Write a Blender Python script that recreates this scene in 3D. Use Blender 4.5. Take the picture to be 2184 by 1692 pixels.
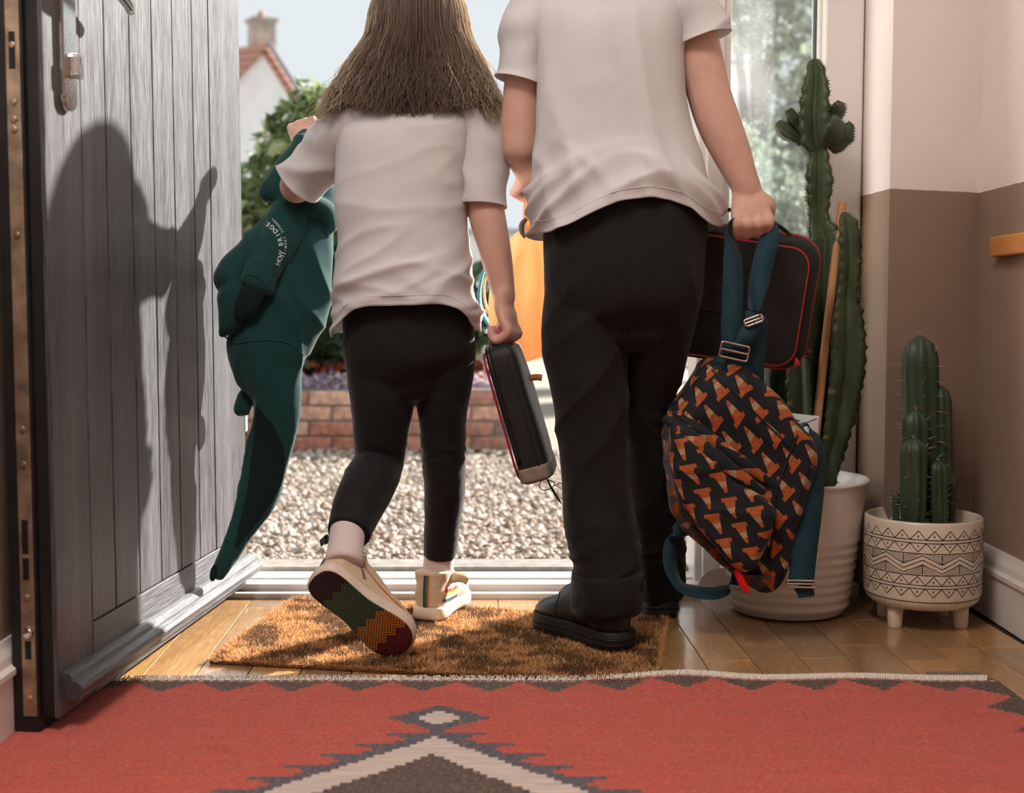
import bpy, bmesh, math, random
import numpy as np
from mathutils import Vector, Matrix, noise
from mathutils.bvhtree import BVHTree
random.seed(7); RNG = np.random.default_rng(7)
for o in list(bpy.data.objects): bpy.data.objects.remove(o)
scene = bpy.context.scene
COL = scene.collection
V = Vector
# ------------------------------------------------------------------ camera
F, CX, CY, CAMH = 2650.0, 1092.0, 846.0, 0.60
TH = math.atan(181.0 / F)
cam = bpy.data.cameras.new('camera'); camo = bpy.data.objects.new('camera', cam); COL.objects.link(camo)
cam.sensor_width = 36.0; cam.lens = F / 2184.0 * 36.0
camo.location = (0, 0, CAMH); camo.rotation_euler = (math.pi / 2 - TH, 0, 0)
cam.dof.use_dof = True; cam.dof.focus_distance = 2.22; cam.dof.aperture_fstop = 4.0
cam.clip_end = 300
scene.camera = camo
# ------------------------------------------------------------------ sky, sun, added hall fill, exposure
world = bpy.data.worlds.new('sky'); scene.world = world; world.use_nodes = True
bg = world.node_tree.nodes['Background']
bg.inputs[0].default_value = (0.79, 0.85, 0.875, 1); bg.inputs[1].default_value = 1.0
sun = bpy.data.lights.new('sun', 'SUN'); suno = bpy.data.objects.new('sun', sun); COL.objects.link(suno)
sun.energy = 18.0; sun.angle = math.radians(1.6); sun.color = (1.0, 0.95, 0.89)
SUND = V((-1.0, -1.0, -0.80)).normalized()
suno.rotation_euler = SUND.to_track_quat('-Z', 'Y').to_euler()
hl = bpy.data.lights.new('hall_fill', 'AREA'); hlo = bpy.data.objects.new('hall_fill', hl); COL.objects.link(hlo)  # unseen area fill, added to brighten the hall and the children's backs
hl.shape = 'RECTANGLE'; hl.size = 0.7; hl.size_y = 0.7; hl.energy = 37; hl.color = (1.0, 0.92, 0.86)
hlo.location = (-0.40, 0.70, 2.38)
vs = scene.view_settings
vs.view_transform = 'Standard'; vs.look = 'None'; vs.exposure = 0.0; vs.gamma = 1.0; vs.use_curve_mapping = False

# ------------------------------------------------------------------ helpers
_c, _s = math.cos(TH), math.sin(TH)
CAMP = V((0, 0, CAMH))
def ray(px, py):
    dx = (px - CX) / F; dz = -(py - CY) / F
    return V((dx, _c + dz * _s, -_s + dz * _c))
def W(px, py, Y):
    d = ray(px, py); t = Y / d.y
    return V((d.x * t, Y, CAMH + d.z * t))
def FL(px, py, z=0.0):
    d = ray(px, py); t = (z - CAMH) / d.z
    return V((d.x * t, d.y * t, z))
def lerp(a, b, t): return a + (b - a) * t
def sstep(a, b, x):
    t = min(1, max(0, (x - a) / (b - a))); return t * t * (3 - 2 * t)
def tab(xs, ys, x):
    return float(np.interp(x, xs, ys))
def tag(o, label=None, cat=None, group=None, kind=None):
    if label: o['label'] = label
    if cat: o['category'] = cat
    if group: o['group'] = group
    if kind: o['kind'] = kind
    return o
def thing(name, label, cat, loc=(0, 0, 0), group=None, kind=None):
    o = bpy.data.objects.new(name, None); COL.objects.link(o)
    o.location = loc; o.empty_display_size = 0.05
    return tag(o, label, cat, group, kind)
def link(name, me, mat, parent=None, smooth=True, label=None, kind=None, mw=None):
    o = bpy.data.objects.new(name, me); COL.objects.link(o)
    if mat is not None and not me.materials:
        for m in (mat if isinstance(mat, (list, tuple)) else [mat]): me.materials.append(m)
    if smooth and len(me.polygons): me.shade_smooth()
    if parent is not None:
        o.parent = parent
        # every parent is an unrotated Empty or a mesh modelled in world space
        o.matrix_parent_inverse = WM(parent).inverted()
    if mw is not None: o.matrix_basis = mw
    if label: o['label'] = label
    if kind: o['kind'] = kind
    return o
def WM(o):
    if o.parent is None: return o.matrix_basis.copy()
    return WM(o.parent) @ o.matrix_parent_inverse @ o.matrix_basis
def mk(name, v, f, mat, parent=None, smooth=True, label=None, kind=None, mw=None):
    me = bpy.data.meshes.new(name); me.from_pydata([tuple(x) for x in v], [], [tuple(x) for x in f]); me.update()
    return link(name, me, mat, parent, smooth, label, kind, mw)
def join(parts):
    v, f = [], []
    for a, b in parts:
        n = len(v); v += list(a); f += [tuple(i + n for i in q) for q in b]
    return v, f
def box(x0, x1, y0, y1, z0, z1, M=None):
    v = [V((x, y, z)) for z in (z0, z1) for y in (y0, y1) for x in (x0, x1)]
    if M is not None: v = [M @ p for p in v]
    return v, [(0, 2, 3, 1), (4, 5, 7, 6), (0, 1, 5, 4), (2, 6, 7, 3), (0, 4, 6, 2), (1, 3, 7, 5)]
def bevel_box(name, x0, x1, y0, y1, z0, z1, mat, parent=None, b=0.003, seg=2, M=None, label=None, kind=None):
    o = mk(name, *box(x0, x1, y0, y1, z0, z1, M), mat, parent, False, label, kind)
    bev(o, b, seg); return o
def bev(o, b, seg=2):
    m = o.modifiers.new('bevel', 'BEVEL'); m.width = b; m.segments = seg; m.limit_method = 'ANGLE'
    return o
def catmull(pts, sub):
    n = len(pts)
    if n < 3 or sub < 2: 
        if n == 2 and sub > 1: return [lerp(pts[0], pts[1], i / sub) for i in range(sub + 1)]
        return list(pts)
    out = []
    for i in range(n - 1):
        p0 = pts[i - 1] if i else pts[0] * 2 - pts[1]
        p1, p2 = pts[i], pts[i + 1]
        p3 = pts[i + 2] if i + 2 < n else pts[-1] * 2 - pts[-2]
        for k in range(sub):
            t = k / sub
            out.append(0.5 * ((2 * p1) + (p2 - p0) * t + (2 * p0 - 5 * p1 + 4 * p2 - p3) * t * t + (3 * p1 - p0 - 3 * p2 + p3) * t ** 3))
    out.append(pts[-1] * 1.0)
    return out
def frames(P, up=None):
    n = len(P); T = []
    for i in range(n):
        d = P[min(i + 1, n - 1)] - P[max(i - 1, 0)]
        T.append(d.normalized() if d.length > 1e-9 else V((0, 0, 1)))
    fr = []
    if up is not None:
        for t in T:
            a = up - t * up.dot(t)
            if a.length < 1e-5: a = t.orthogonal()
            a.normalize(); fr.append((a, t.cross(a)))
        return fr
    a = V((0, 1, 0)) - T[0] * T[0].y
    if a.length < 1e-3: a = T[0].orthogonal()
    a.normalize()
    for t in T:
        a = a - t * a.dot(t); a.normalize(); fr.append((a, t.cross(a)))
    return fr
def tube(pts, rad, n=16, sub=5, up=None, cap=(1, 1), pw=2.0, fn=None):
    """lofted tube: rad = list of r or (r along up, r across)"""
    R = [r if isinstance(r, (tuple, list)) else (r, r) for r in rad]
    X = [np.array(tuple(p) + tuple(r)) for p, r in zip(pts, R)]
    Y = catmull(X, sub)
    P = [V(y[:3]) for y in Y]; RR = [(max(1e-4, y[3]), max(1e-4, y[4])) for y in Y]
    fr = frames(P, up)
    rings = []
    def ring(c, a, b, ra, rb, k):
        o = []
        for j in range(n):
            t = 2 * math.pi * j / n; ct, st = math.cos(t), math.sin(t)
            if pw != 2.0:
                ct = math.copysign(abs(ct) ** (2 / pw), ct); st = math.copysign(abs(st) ** (2 / pw), st)
            s = fn(k, t) if fn else 1.0
            o.append(c + a * (ra * ct * s) + b * (rb * st * s))
        return o
    m = len(P) - 1
    if cap[0]:
        t = (P[0] - P[1]).normalized(); a, b = fr[0]; ra, rb = RR[0]; h = min(ra, rb) * cap[0]
        for al in (1.25, 0.85, 0.45):
            rings.append(ring(P[0] + t * h * math.sin(al), a, b, ra * math.cos(al), rb * math.cos(al), 0))
    for i, p in enumerate(P):
        a, b = fr[i]; rings.append(ring(p, a, b, RR[i][0], RR[i][1], i / m))
    if cap[1]:
        t = (P[-1] - P[-2]).normalized(); a, b = fr[-1]; ra, rb = RR[-1]; h = min(ra, rb) * cap[1]
        for al in (0.45, 0.85, 1.25):
            rings.append(ring(P[-1] + t * h * math.sin(al), a, b, ra * math.cos(al), rb * math.cos(al), 1))
    return loft(rings, bool(cap[0]), bool(cap[1]))
def loft(rings, c0=True, c1=True, closed=True):
    n = len(rings[0]); v = [p for r in rings for p in r]; f = []
    for i in range(len(rings) - 1):
        for j in range(n if closed else n - 1):
            k = (j + 1) % n
            f.append((i * n + j, i * n + k, (i + 1) * n + k, (i + 1) * n + j))
    if c0: f.append(tuple(range(n - 1, -1, -1)))
    if c1: f.append(tuple((len(rings) - 1) * n + j for j in range(n)))
    return v, f
def ellipsoid(c, rx, ry, rz, n=20, m=12, M=None):
    rings = []
    for i in range(1, m):
        a = math.pi * i / m
        rings.append([V((rx * math.sin(a) * math.cos(2 * math.pi * j / n), ry * math.sin(a) * math.sin(2 * math.pi * j / n), -rz * math.cos(a))) for j in range(n)])
    v, f = loft(rings, True, True)
    return [(M @ p if M is not None else p) + c for p in v], f
def lathe(prof, c, n=48, wob=None):
    rings = []
    for (r, z) in prof:
        rings.append([V((c[0] + r * math.cos(2 * math.pi * j / n), c[1] + r * math.sin(2 * math.pi * j / n), c[2] + z)) for j in range(n)])
    return loft(rings, False, False)
def fuse(name, parts, voxel, mat, parent=None, sm=6, wr=None, label=None, mw=None):
    """weld overlapping tubes into ONE continuous surface"""
    v, f = join(parts)
    me = bpy.data.meshes.new('tmp'); me.from_pydata([tuple(x) for x in v], [], f); me.update()
    bm = bmesh.new(); bm.from_mesh(me); bmesh.ops.recalc_face_normals(bm, faces=bm.faces); bm.to_mesh(me); bm.free()
    o = bpy.data.objects.new('tmp', me); COL.objects.link(o)
    r = o.modifiers.new('r', 'REMESH'); r.mode = 'VOXEL'; r.voxel_size = voxel; r.adaptivity = 0.0
    if sm:
        s = o.modifiers.new('s', 'SMOOTH'); s.factor = 0.5; s.iterations = sm
    dg = bpy.context.evaluated_depsgraph_get(); dg.update()
    m2 = bpy.data.meshes.new_from_object(o.evaluated_get(dg)); m2.name = name
    bpy.data.objects.remove(o); bpy.data.meshes.remove(me)
    if wr: wrinkle(m2, wr)
    m2.materials.clear()
    return link(name, m2, mat, parent, True, label, None, mw)
def wrinkle(me, fn):
    n = len(me.vertices); co = np.empty(n * 3); no = np.empty(n * 3)
    me.vertices.foreach_get('co', co); me.vertices.foreach_get('normal', no)
    co = co.reshape(-1, 3); no = no.reshape(-1, 3)
    d = np.array([fn(V(p)) for p in co])
    co += no * d[:, None]; me.vertices.foreach_set('co', co.ravel()); me.update()
def nz(p, sx, sy=None, sz=None, seed=0.0):
    sy = sx if sy is None else sy; sz = sx if sz is None else sz
    return noise.noise(V((p[0] * sx + seed, p[1] * sy + seed * 1.7, p[2] * sz - seed)))
def ridge(p, sx, sy, sz, seed=0.0):
    a = 1 - abs(nz(p, sx, sy, sz, seed)) * 2.2
    return max(0, a) ** 2
def bvh_of(objs):
    v, f = [], []
    for o in (objs if isinstance(objs, (list, tuple)) else [objs]):
        M = WM(o); n = len(v)
        v += [M @ q.co for q in o.data.vertices]; f += [tuple(i + n for i in q.vertices) for q in o.data.polygons]
    return BVHTree.FromPolygons(v, f)
def hit(bvh, px, py, off=0.0008, fallback=2.3):
    d = ray(px, py).normalized()
    h = bvh.ray_cast(CAMP, d)
    if h[0] is None: return None
    n = h[1]
    if n.dot(d) > 0: n = -n
    return h[0] + n * off
def ribbon_px(bvh, pix, wid, off=0.0012, sub=8, dep=2.3):
    """flat band lying on a surface, following a path"""
    P = catmull([V((a, b, 0)) for a, b in pix], sub); v = []
    for i, p in enumerate(P):
        t = P[min(i + 1, len(P) - 1)] - P[max(0, i - 1)]; t.normalize()
        w = V((-t.y, t.x, 0)) * (wid(i / (len(P) - 1)) if callable(wid) else wid) * 0.5
        for s in (-1, -0.33, 0.33, 1):
            q = p + w * s; h = hit(bvh, q.x, q.y, off)
            if h is None:
                h = hit(bvh, p.x, p.y, off) 
            if h is None: h = v[-1] if v else W(q.x, q.y, dep)
            v.append(h)
    f = []
    for i in range(len(P) - 1):
        for k in range(3):
            a = i * 4 + k; f.append((a, a + 1, a + 5, a + 4))
    return v, f
def strap(pts, wid, side, th=0.0016, sub=8):
    """webbing strap with thickness; side = width direction(s)"""
    sides = side if isinstance(side, list) else [side] * len(pts)
    X = [np.array(tuple(p) + tuple(s)) for p, s in zip(pts, sides)]
    Y = catmull(X, sub); rings = []
    for i, y in enumerate(Y):
        p = V(y[:3]); t = V(Y[min(i + 1, len(Y) - 1)][:3]) - V(Y[max(0, i - 1)][:3]); t.normalize()
        s = V(y[3:]); s = s - t * s.dot(t)
        if s.length < 1e-4: s = t.orthogonal()
        s.normalize(); n = t.cross(s)
        rings.append([p + s * wid * .5 + n * th * .5, p - s * wid * .5 + n * th * .5, p - s * wid * .5 - n * th * .5, p + s * wid * .5 - n * th * .5])
    return loft(rings)
def rounded_loop(w, h, r, n=6):
    o = []
    for cx, cy, a0 in ((w / 2 - r, h / 2 - r, 0), (-w / 2 + r, h / 2 - r, 90), (-w / 2 + r, -h / 2 + r, 180), (w / 2 - r, -h / 2 + r, 270)):
        for k in range(n + 1):
            a = math.radians(a0 + 90 * k / n); o.append((cx + r * math.cos(a), cy + r * math.sin(a)))
    return o
def ring_tube(pts, r, n=8):
    """closed tube through pts"""
    m = len(pts); rings = []
    a = None
    for i in range(m):
        t = (pts[(i + 1) % m] - pts[i - 1]).normalized()
        if a is None: a = t.orthogonal().normalized(); a0 = a
        a = (a - t * a.dot(t)).normalized(); b = t.cross(a)
        rings.append([pts[i] + a * r * math.cos(2 * math.pi * j / n) + b * r * math.sin(2 * math.pi * j / n) for j in range(n)])
    v, f = loft(rings, False, False)
    for j in range(n):
        k = (j + 1) % n; f.append(((m - 1) * n + j, (m - 1) * n + k, k, j))
    return v, f

# ------------------------------------------------------------------ node expressions and materials
class E:
    def __init__(s, nt, k): s.nt = nt; s.k = k
    def _m(s, op, *a):
        n = s.nt.nodes.new('ShaderNodeMath'); n.operation = op
        for i, x in enumerate((s,) + a):
            if isinstance(x, E): s.nt.links.new(x.k, n.inputs[i])
            else: n.inputs[i].default_value = float(x)
        return E(s.nt, n.outputs[0])
    def __add__(s, o): return s._m('ADD', o)
    __radd__ = __add__
    def __sub__(s, o): return s._m('SUBTRACT', o)
    def __rsub__(s, o): return (s * -1) + o
    def __mul__(s, o): return s._m('MULTIPLY', o)
    __rmul__ = __mul__
    def __truediv__(s, o): return s._m('DIVIDE', o)
    def fr(s): return s._m('FRACT')
    def fl(s): return s._m('FLOOR')
    def ab(s): return s._m('ABSOLUTE')
    def sin(s): return s._m('SINE')
    def lt(s, o): return s._m('LESS_THAN', o)
    def gt(s, o): return s._m('GREATER_THAN', o)
    def mx(s, o): return s._m('MAXIMUM', o)
    def mn(s, o): return s._m('MINIMUM', o)
    def pw(s, o): return s._m('POWER', o)
    def rng(s, a, b, c=0.0, d=1.0):
        n = s.nt.nodes.new('ShaderNodeMapRange'); s.nt.links.new(s.k, n.inputs[0])
        for i, x in enumerate((a, b, c, d)): n.inputs[i + 1].default_value = x
        return E(s.nt, n.outputs[0])
def rgb(c): return tuple(c[:3]) + (1.0,)
def hx(h):
    o = []
    for i in (0, 2, 4):
        c = int(h[i:i + 2], 16) / 255
        o.append(c / 12.92 if c <= 0.04045 else ((c + 0.055) / 1.055) ** 2.4)
    return tuple(o)
def mixc(nt, fac, a, b, mode='MIX'):
    n = nt.nodes.new('ShaderNodeMix'); n.data_type = 'RGBA'; n.blend_type = mode
    for i, x in ((0, fac), (6, a), (7, b)):
        if isinstance(x, E): nt.links.new(x.k, n.inputs[i])
        elif hasattr(x, 'is_output'): nt.links.new(x, n.inputs[i])
        elif i == 0: n.inputs[i].default_value = x
        else: n.inputs[i].default_value = rgb(x)
    return n.outputs[2]
def coords(nt, kind='Object', scale=(1, 1, 1), rot=(0, 0, 0)):
    t = nt.nodes.new('ShaderNodeTexCoord'); m = nt.nodes.new('ShaderNodeMapping')
    nt.links.new(t.outputs[kind], m.inputs[0]); m.inputs['Scale'].default_value = scale; m.inputs['Rotation'].default_value = rot
    return m.outputs[0]
def noise_n(nt, vec, scale, detail=3, rough=0.55, dist=0.0):
    n = nt.nodes.new('ShaderNodeTexNoise'); nt.links.new(vec, n.inputs['Vector'])
    n.inputs['Scale'].default_value = scale; n.inputs['Detail'].default_value = detail; n.inputs['Roughness'].default_value = rough; n.inputs['Distortion'].default_value = dist
    return E(nt, n.outputs[0])
def xyz(nt, vec):
    n = nt.nodes.new('ShaderNodeSeparateXYZ'); nt.links.new(vec, n.inputs[0])
    return E(nt, n.outputs[0]), E(nt, n.outputs[1]), E(nt, n.outputs[2])
def bump(nt, h, strength, dist=0.002):
    b = nt.nodes.new('ShaderNodeBump'); nt.links.new(h.k, b.inputs['Height']); b.inputs['Strength'].default_value = strength; b.inputs['Distance'].default_value = dist
    return b.outputs[0]
def newmat(name, col=(.5, .5, .5), rough=.6, spec=.4, metal=0.0, sheen=0.0, coat=0.0, sss=0.0, transl=0.0, tcol=None):
    m = bpy.data.materials.new(name); m.use_nodes = True; nt = m.node_tree
    b = nt.nodes['Principled BSDF']
    b.inputs['Base Color'].default_value = rgb(col); b.inputs['Roughness'].default_value = rough; b.inputs['Metallic'].default_value = metal
    b.inputs['Specular IOR Level'].default_value = spec; b.inputs['Sheen Weight'].default_value = sheen; b.inputs['Coat Weight'].default_value = coat
    if sheen: b.inputs['Sheen Roughness'].default_value = 0.4
    if coat: b.inputs['Coat Roughness'].default_value = 0.12
    if sss: b.inputs['Subsurface Weight'].default_value = sss; b.inputs['Subsurface Radius'].default_value = (.012, .004, .002); b.inputs['Subsurface Scale'].default_value = 1.0
    if transl:
        t = nt.nodes.new('ShaderNodeBsdfTranslucent'); x = nt.nodes.new('ShaderNodeMixShader'); x.inputs[0].default_value = transl
        t.inputs[0].default_value = rgb(tcol or col); nt.links.new(b.outputs[0], x.inputs[1]); nt.links.new(t.outputs[0], x.inputs[2])
        nt.links.new(x.outputs[0], nt.nodes['Material Output'].inputs[0])
        m['tr'] = t.name
    return m, nt, b
def mat(name, col, rough=.6, var=0.12, vs=30, bs=200, bst=0.1, bd=.002, stretch=(1, 1, 1), col2=None, **k):
    """plain procedural surface: colour variation by noise + fine bump"""
    m, nt, b = newmat(name, col, rough, **k)
    vec = coords(nt, 'Object', stretch)
    n = noise_n(nt, vec, vs, 4)
    c2 = col2 or tuple(max(0, c * (1 - 2 * var)) for c in col); c1 = tuple(min(1, c * (1 + var)) for c in col) if col2 is None else col
    out = mixc(nt, n.rng(.3, .7), c2, c1)
    nt.links.new(out, b.inputs['Base Color'])
    if 'tr' in m and not k.get('tcol'): nt.links.new(out, nt.nodes[m['tr']].inputs[0])
    if bst:
        nt.links.new(bump(nt, noise_n(nt, vec, bs, 3), bst, bd), b.inputs['Normal'])
    return m
def weave(name, col, scale=900, st=.35, rough=.85, var=.1, sheen=.2, transl=0.0, tcol=None, vs=14, spec=.2):
    """woven or knitted cloth"""
    m, nt, b = newmat(name, col, rough, spec=spec, sheen=sheen, transl=transl, tcol=tcol)
    vec = coords(nt)
    x, y, z = xyz(nt, vec)
    n = noise_n(nt, vec, vs, 5); fine = noise_n(nt, vec, scale * .9, 2)
    c = mixc(nt, (n * .6 + fine * .4).rng(.3, .7), tuple(q * (1 - var) for q in col), tuple(min(1, q * (1 + var)) for q in col))
    nt.links.new(c, b.inputs['Base Color'])
    if 'tr' in m and not tcol: nt.links.new(c, nt.nodes[m['tr']].inputs[0])
    h = ((x + y * .7) * scale).sin() * (z * scale).sin() * .5 + fine
    nt.links.new(bump(nt, h, st, .0006), b.inputs['Normal'])
    return m

# ================================================================== THE ROOM
def wood_floor(name):
    m, nt, b = newmat(name, (.4, .25, .12), .3, spec=.5, coat=1.0)
    oi = nt.nodes.new('ShaderNodeObjectInfo'); rnd = E(nt, oi.outputs['Random'])
    vec0 = coords(nt, 'Object', (1, 1, 1))
    add = nt.nodes.new('ShaderNodeVectorMath'); add.operation = 'ADD'; nt.links.new(vec0, add.inputs[0])
    cmb = nt.nodes.new('ShaderNodeCombineXYZ'); nt.links.new((rnd * 37).k, cmb.inputs[0]); nt.links.new((rnd * 91).k, cmb.inputs[1]); nt.links.new(cmb.outputs[0], add.inputs[1])
    mp = nt.nodes.new('ShaderNodeMapping'); nt.links.new(add.outputs[0], mp.inputs[0]); mp.inputs['Scale'].default_value = (1, .09, 1)
    g = noise_n(nt, mp.outputs[0], 110, 5, .55, .5); g2 = noise_n(nt, mp.outputs[0], 320, 3)
    c = mixc(nt, g.rng(.32, .68), (.36, .175, .060), (.56, .32, .125))
    c = mixc(nt, g2.rng(.35, .6) , tuple(q * .72 for q in (.47, .27, .12)), c)
    hv = nt.nodes.new('ShaderNodeHueSaturation'); nt.links.new(c, hv.inputs['Color']); nt.links.new(rnd.rng(0, 1, .72, 1.18).k, hv.inputs['Value']); nt.links.new(rnd.rng(0, 1, .9, 1.05).k, hv.inputs['Saturation'])
    nt.links.new(hv.outputs[0], b.inputs['Base Color'])
    sc = noise_n(nt, vec0, 22, 4)
    nt.links.new(sc.rng(.35, .75, .28, .40).k, b.inputs['Roughness'])
    nt.links.new(bump(nt, g2 * .5 + g, .05, .001), b.inputs['Normal'])
    return m
M_plank = wood_floor('oak_plank')
M_joint = mat('dark_joint', (.035, .022, .014), .8)
HX0, HX1, HY0 = -0.72, 0.95, -2.6
floor = thing('floor', 'warm oak strip floor of the hallway', None, (0, 0, 0), kind='structure')
mk('floor_base', *box(HX0 - .1, HX1 + .1, HY0, 2.585, -.05, -.004), M_joint, floor, False)
# strips laid almost along the hall, each its own plank
PW = 0.0855; pdir = V((-0.0366, 1, 0)).normalized(); pside = V((pdir.y, -pdir.x, 0))
pm = {}
def plank_mesh(L):
    key = round(L, 2)
    if key not in pm:
        g = .0007; me = bpy.data.meshes.new('plank'); v, f = box(-PW / 2 + g, PW / 2 - g, -L / 2 + g, L / 2 - g, -.015, 0)
        me.from_pydata([tuple(q) for q in v], [], f)
        bm = bmesh.new(); bm.from_mesh(me); bmesh.ops.bevel(bm, geom=[e for e in bm.edges if all(abs(w.co.z) < 1e-6 for w in e.verts)], offset=.0009, segments=1, affect='EDGES'); bm.to_mesh(me); bm.free()
        me.materials.append(M_plank); pm[key] = me
    return pm[key]
RL = random.Random(5)
ang = math.atan2(-pdir.x, pdir.y)
for i in range(-9, 12):
    s0 = i * PW + 0.021
    y = 2.60 - RL.choice([.08, .17, .24, .33, .42])
    ends = [(y, 2.575)]
    while y > .95:
        L = RL.choice([.28, .34, .42, .5]); ends.append((y - L, y)); y -= L
    for a, b_ in ends:
        Lq = round(b_ - a, 2); c = pside * s0 + pdir * ((a + b_) / 2)
        if c.x - PW < HX0 - .06 or c.x > HX1 + .08: continue
        if Lq < .03: continue
        o = bpy.data.objects.new('plank', plank_mesh(Lq)); COL.objects.link(o); o.parent = floor
        o.location = c; o.rotation_euler = (0, 0, ang)
# the unseen rear of the hall floor, same wood
m, nt, b = newmat('oak_floor_rear', (.4, .24, .11), .35)
br = nt.nodes.new('ShaderNodeTexBrick'); nt.links.new(coords(nt, 'Object', (1, 1, 1), (0, 0, math.pi / 2)), br.inputs[0])
br.inputs['Scale'].default_value = 1; br.inputs['Brick Width'].default_value = .42; br.inputs['Row Height'].default_value = .0855; br.inputs['Mortar Size'].default_value = .0008
br.inputs['Color1'].default_value = (.36, .2, .085, 1); br.inputs['Color2'].default_value = (.46, .27, .12, 1); br.inputs['Mortar'].default_value = (.03, .02, .01, 1)
nt.links.new(br.outputs[0], b.inputs['Base Color'])
mk('floor_rear', *box(HX0 - .1, HX1 + .1, HY0, .62, -.012, -.0015), m, floor, False)
pt = FL(2040, 1441, .0008)
pv = [pt + V((-.035, -.018, 0)), pt + V((.055, -.022, 0)), pt + V((.037, .022, 0)), pt + V((-.045, .02, 0))]
mk('worn_patch', [p + V((0, 0, d)) for d in (0, .0006) for p in pv], [(0, 1, 2, 3), (4, 5, 6, 7), (0, 1, 5, 4), (1, 2, 6, 5), (2, 3, 7, 6), (3, 0, 4, 7)], mat('worn_grey_patch', (.23, .18, .145), .85, .3, 260), floor, False, 'small worn grey patch on the oak strips')

def two_tone(name):
    m, nt, b = newmat(name, (.7, .6, .55), .75, spec=.25)
    vec = coords(nt); x, y, z = xyz(nt, vec)
    wob = noise_n(nt, vec, 60, 2) * .003
    n = noise_n(nt, vec, 3, 3)
    lo = mixc(nt, n.rng(.3, .7), hx('94806f'), hx('9b8676')); up = mixc(nt, n.rng(.3, .7), hx('efe5e0'), hx('f3eae5'))
    c = mixc(nt, (z + wob).gt(.8425), lo, up)
    nt.links.new(c, b.inputs['Base Color'])
    nt.links.new(bump(nt, noise_n(nt, vec, 420, 3), .12, .0012), b.inputs['Normal'])
    return m
M_wall = two_tone('two_tone_wall_paint')
M_white = mat('white_gloss_paint', (.78, .74, .71), .35, .03, 8, 150, .03)
M_ceil = mat('white_ceiling', (.8, .78, .76), .9, .02)
HT = 2.42
st = lambda o, l: tag(o, l, None, None, 'structure')
st(mk('wall_right', *box(HX1, HX1 + .1, HY0, 2.75, -.05, HT), M_wall, None, False), 'two-tone right wall, pale above and taupe below')
st(mk('wall_left', *box(HX0 - .1, HX0, HY0, 2.60, -.05, HT), M_wall, None, False), 'two-tone wall behind the open door')
st(mk('wall_back', *box(HX0 - .1, HX1 + .1, HY0 - .1, HY0, -.05, HT), M_wall, None, False), 'hall wall behind the viewer')
st(mk('ceiling', *box(HX0 - .1, HX1 + .1, HY0, 2.9, HT, HT + .1), M_ceil, None, False), 'white hall ceiling')
# front wall: strip beside the window with a splayed reveal, pier behind the door, lintel
def prism(poly, z0, z1):
    n = len(poly); v = [V((x, y, z)) for z in (z0, z1) for x, y in poly]
    return v, [tuple(range(n - 1, -1, -1)), tuple(range(n, 2 * n))] + [(i, (i + 1) % n, n + (i + 1) % n, n + i) for i in range(n)]
st(mk('wall_front', *join([prism([(.742, 2.462), (HX1 + .02, 2.552), (HX1 + .02, 2.86), (.735, 2.86), (.728, 2.66)], -.05, HT),
                       prism([(HX0 - .1, 2.60), (-.63, 2.60), (-.63, 2.86), (HX0 - .1, 2.86)], -.05, HT),
                       prism([(-.63, 2.60), (.735, 2.60), (.735, 2.86), (-.63, 2.86)], 2.09, HT)]), M_wall, None, False), 'two-tone front wall around the doorway and side window')
def skirting(name, p, q, label):
    """moulded baseboard from p to q, standing proud to the left of p->q"""
    d = (q - p).normalized(); n = V((-d.y, d.x, 0))
    prof = [(0, 0), (.016, 0), (.016, .085), (.021, .09), (.021, .098), (.014, .104), (.012, .115), (.006, .127), (.003, .137), (0, .137)]
    rings = [[e + n * a + V((0, 0, z)) for a, z in prof] for e in (p, q)]
    return st(mk(name, *loft(rings), M_white, None, False), label)
skirting('baseboard_right', V((HX1, -2.6, 0)), V((HX1, 2.545, 0)), 'moulded white skirting along the right wall')
skirting('baseboard_front', V((HX1, 2.549, 0)), V((.742, 2.462, 0)), 'moulded white skirting under the narrow front wall')
skirting('baseboard_left', V((HX0, 2.59, 0)), V((HX0, -2.6, 0)), 'moulded white skirting behind the open door')
# wooden rail on the right wall
rail = thing('wall_rail', 'short honey-coloured wooden rail end on the right wall', 'rail', (HX1, 1.9, .725))
bevel_box('rail', HX1 - .02, HX1, 1.1, 2.435, .706, .745, mat('honey_wood', hx('c98a4c'), .45, .15, 18, 160, .06, stretch=(1, .1, 1)), rail, .004, 3)

# ------------------------------------------------------------------ door frame, threshold and side window
frame_m = mat('white_pvc_frame', (.80, .77, .75), .32, .02, 6, 60, .015)
alu = mat('grey_sill_metal', (.34, .31, .28), .42, .15, 40, 200, .05, metal=.25)
tr = thing('trim_1', 'white door frame with a raised threshold', None, (0, 2.7, 0), kind='structure')
tr['kind'] = 'structure'
bevel_box('door_jamb', -.635, -.604, 2.61, 2.74, .0, 2.09, frame_m, tr, .003)
bevel_box('door_head', -.602, .735, 2.61, 2.74, 2.04, 2.09, frame_m, tr, .003)
mull = bevel_box('mullion', .388, .456, 2.62, 2.74, .0, 2.04, frame_m, tr, .006, 3)
bevel_box('mullion_bead', .404, .44, 2.606, 2.622, .0, 2.04, frame_m, tr, .004, 2)
for nm, y0, y1, z0, z1, mt in (('floor_strip', 2.566, 2.592, -.01, .012, frame_m), ('threshold', 2.592, 2.65, -.02, .026, frame_m), ('threshold_lip', 2.636, 2.7, .0, .031, frame_m), ('outer_sill', 2.70, 2.79, -.06, .040, alu)):
    bevel_box(nm, -.602, .735 if nm != 'floor_strip' else .42, y0, y1, z0, z1, mt, tr, .003)
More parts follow.
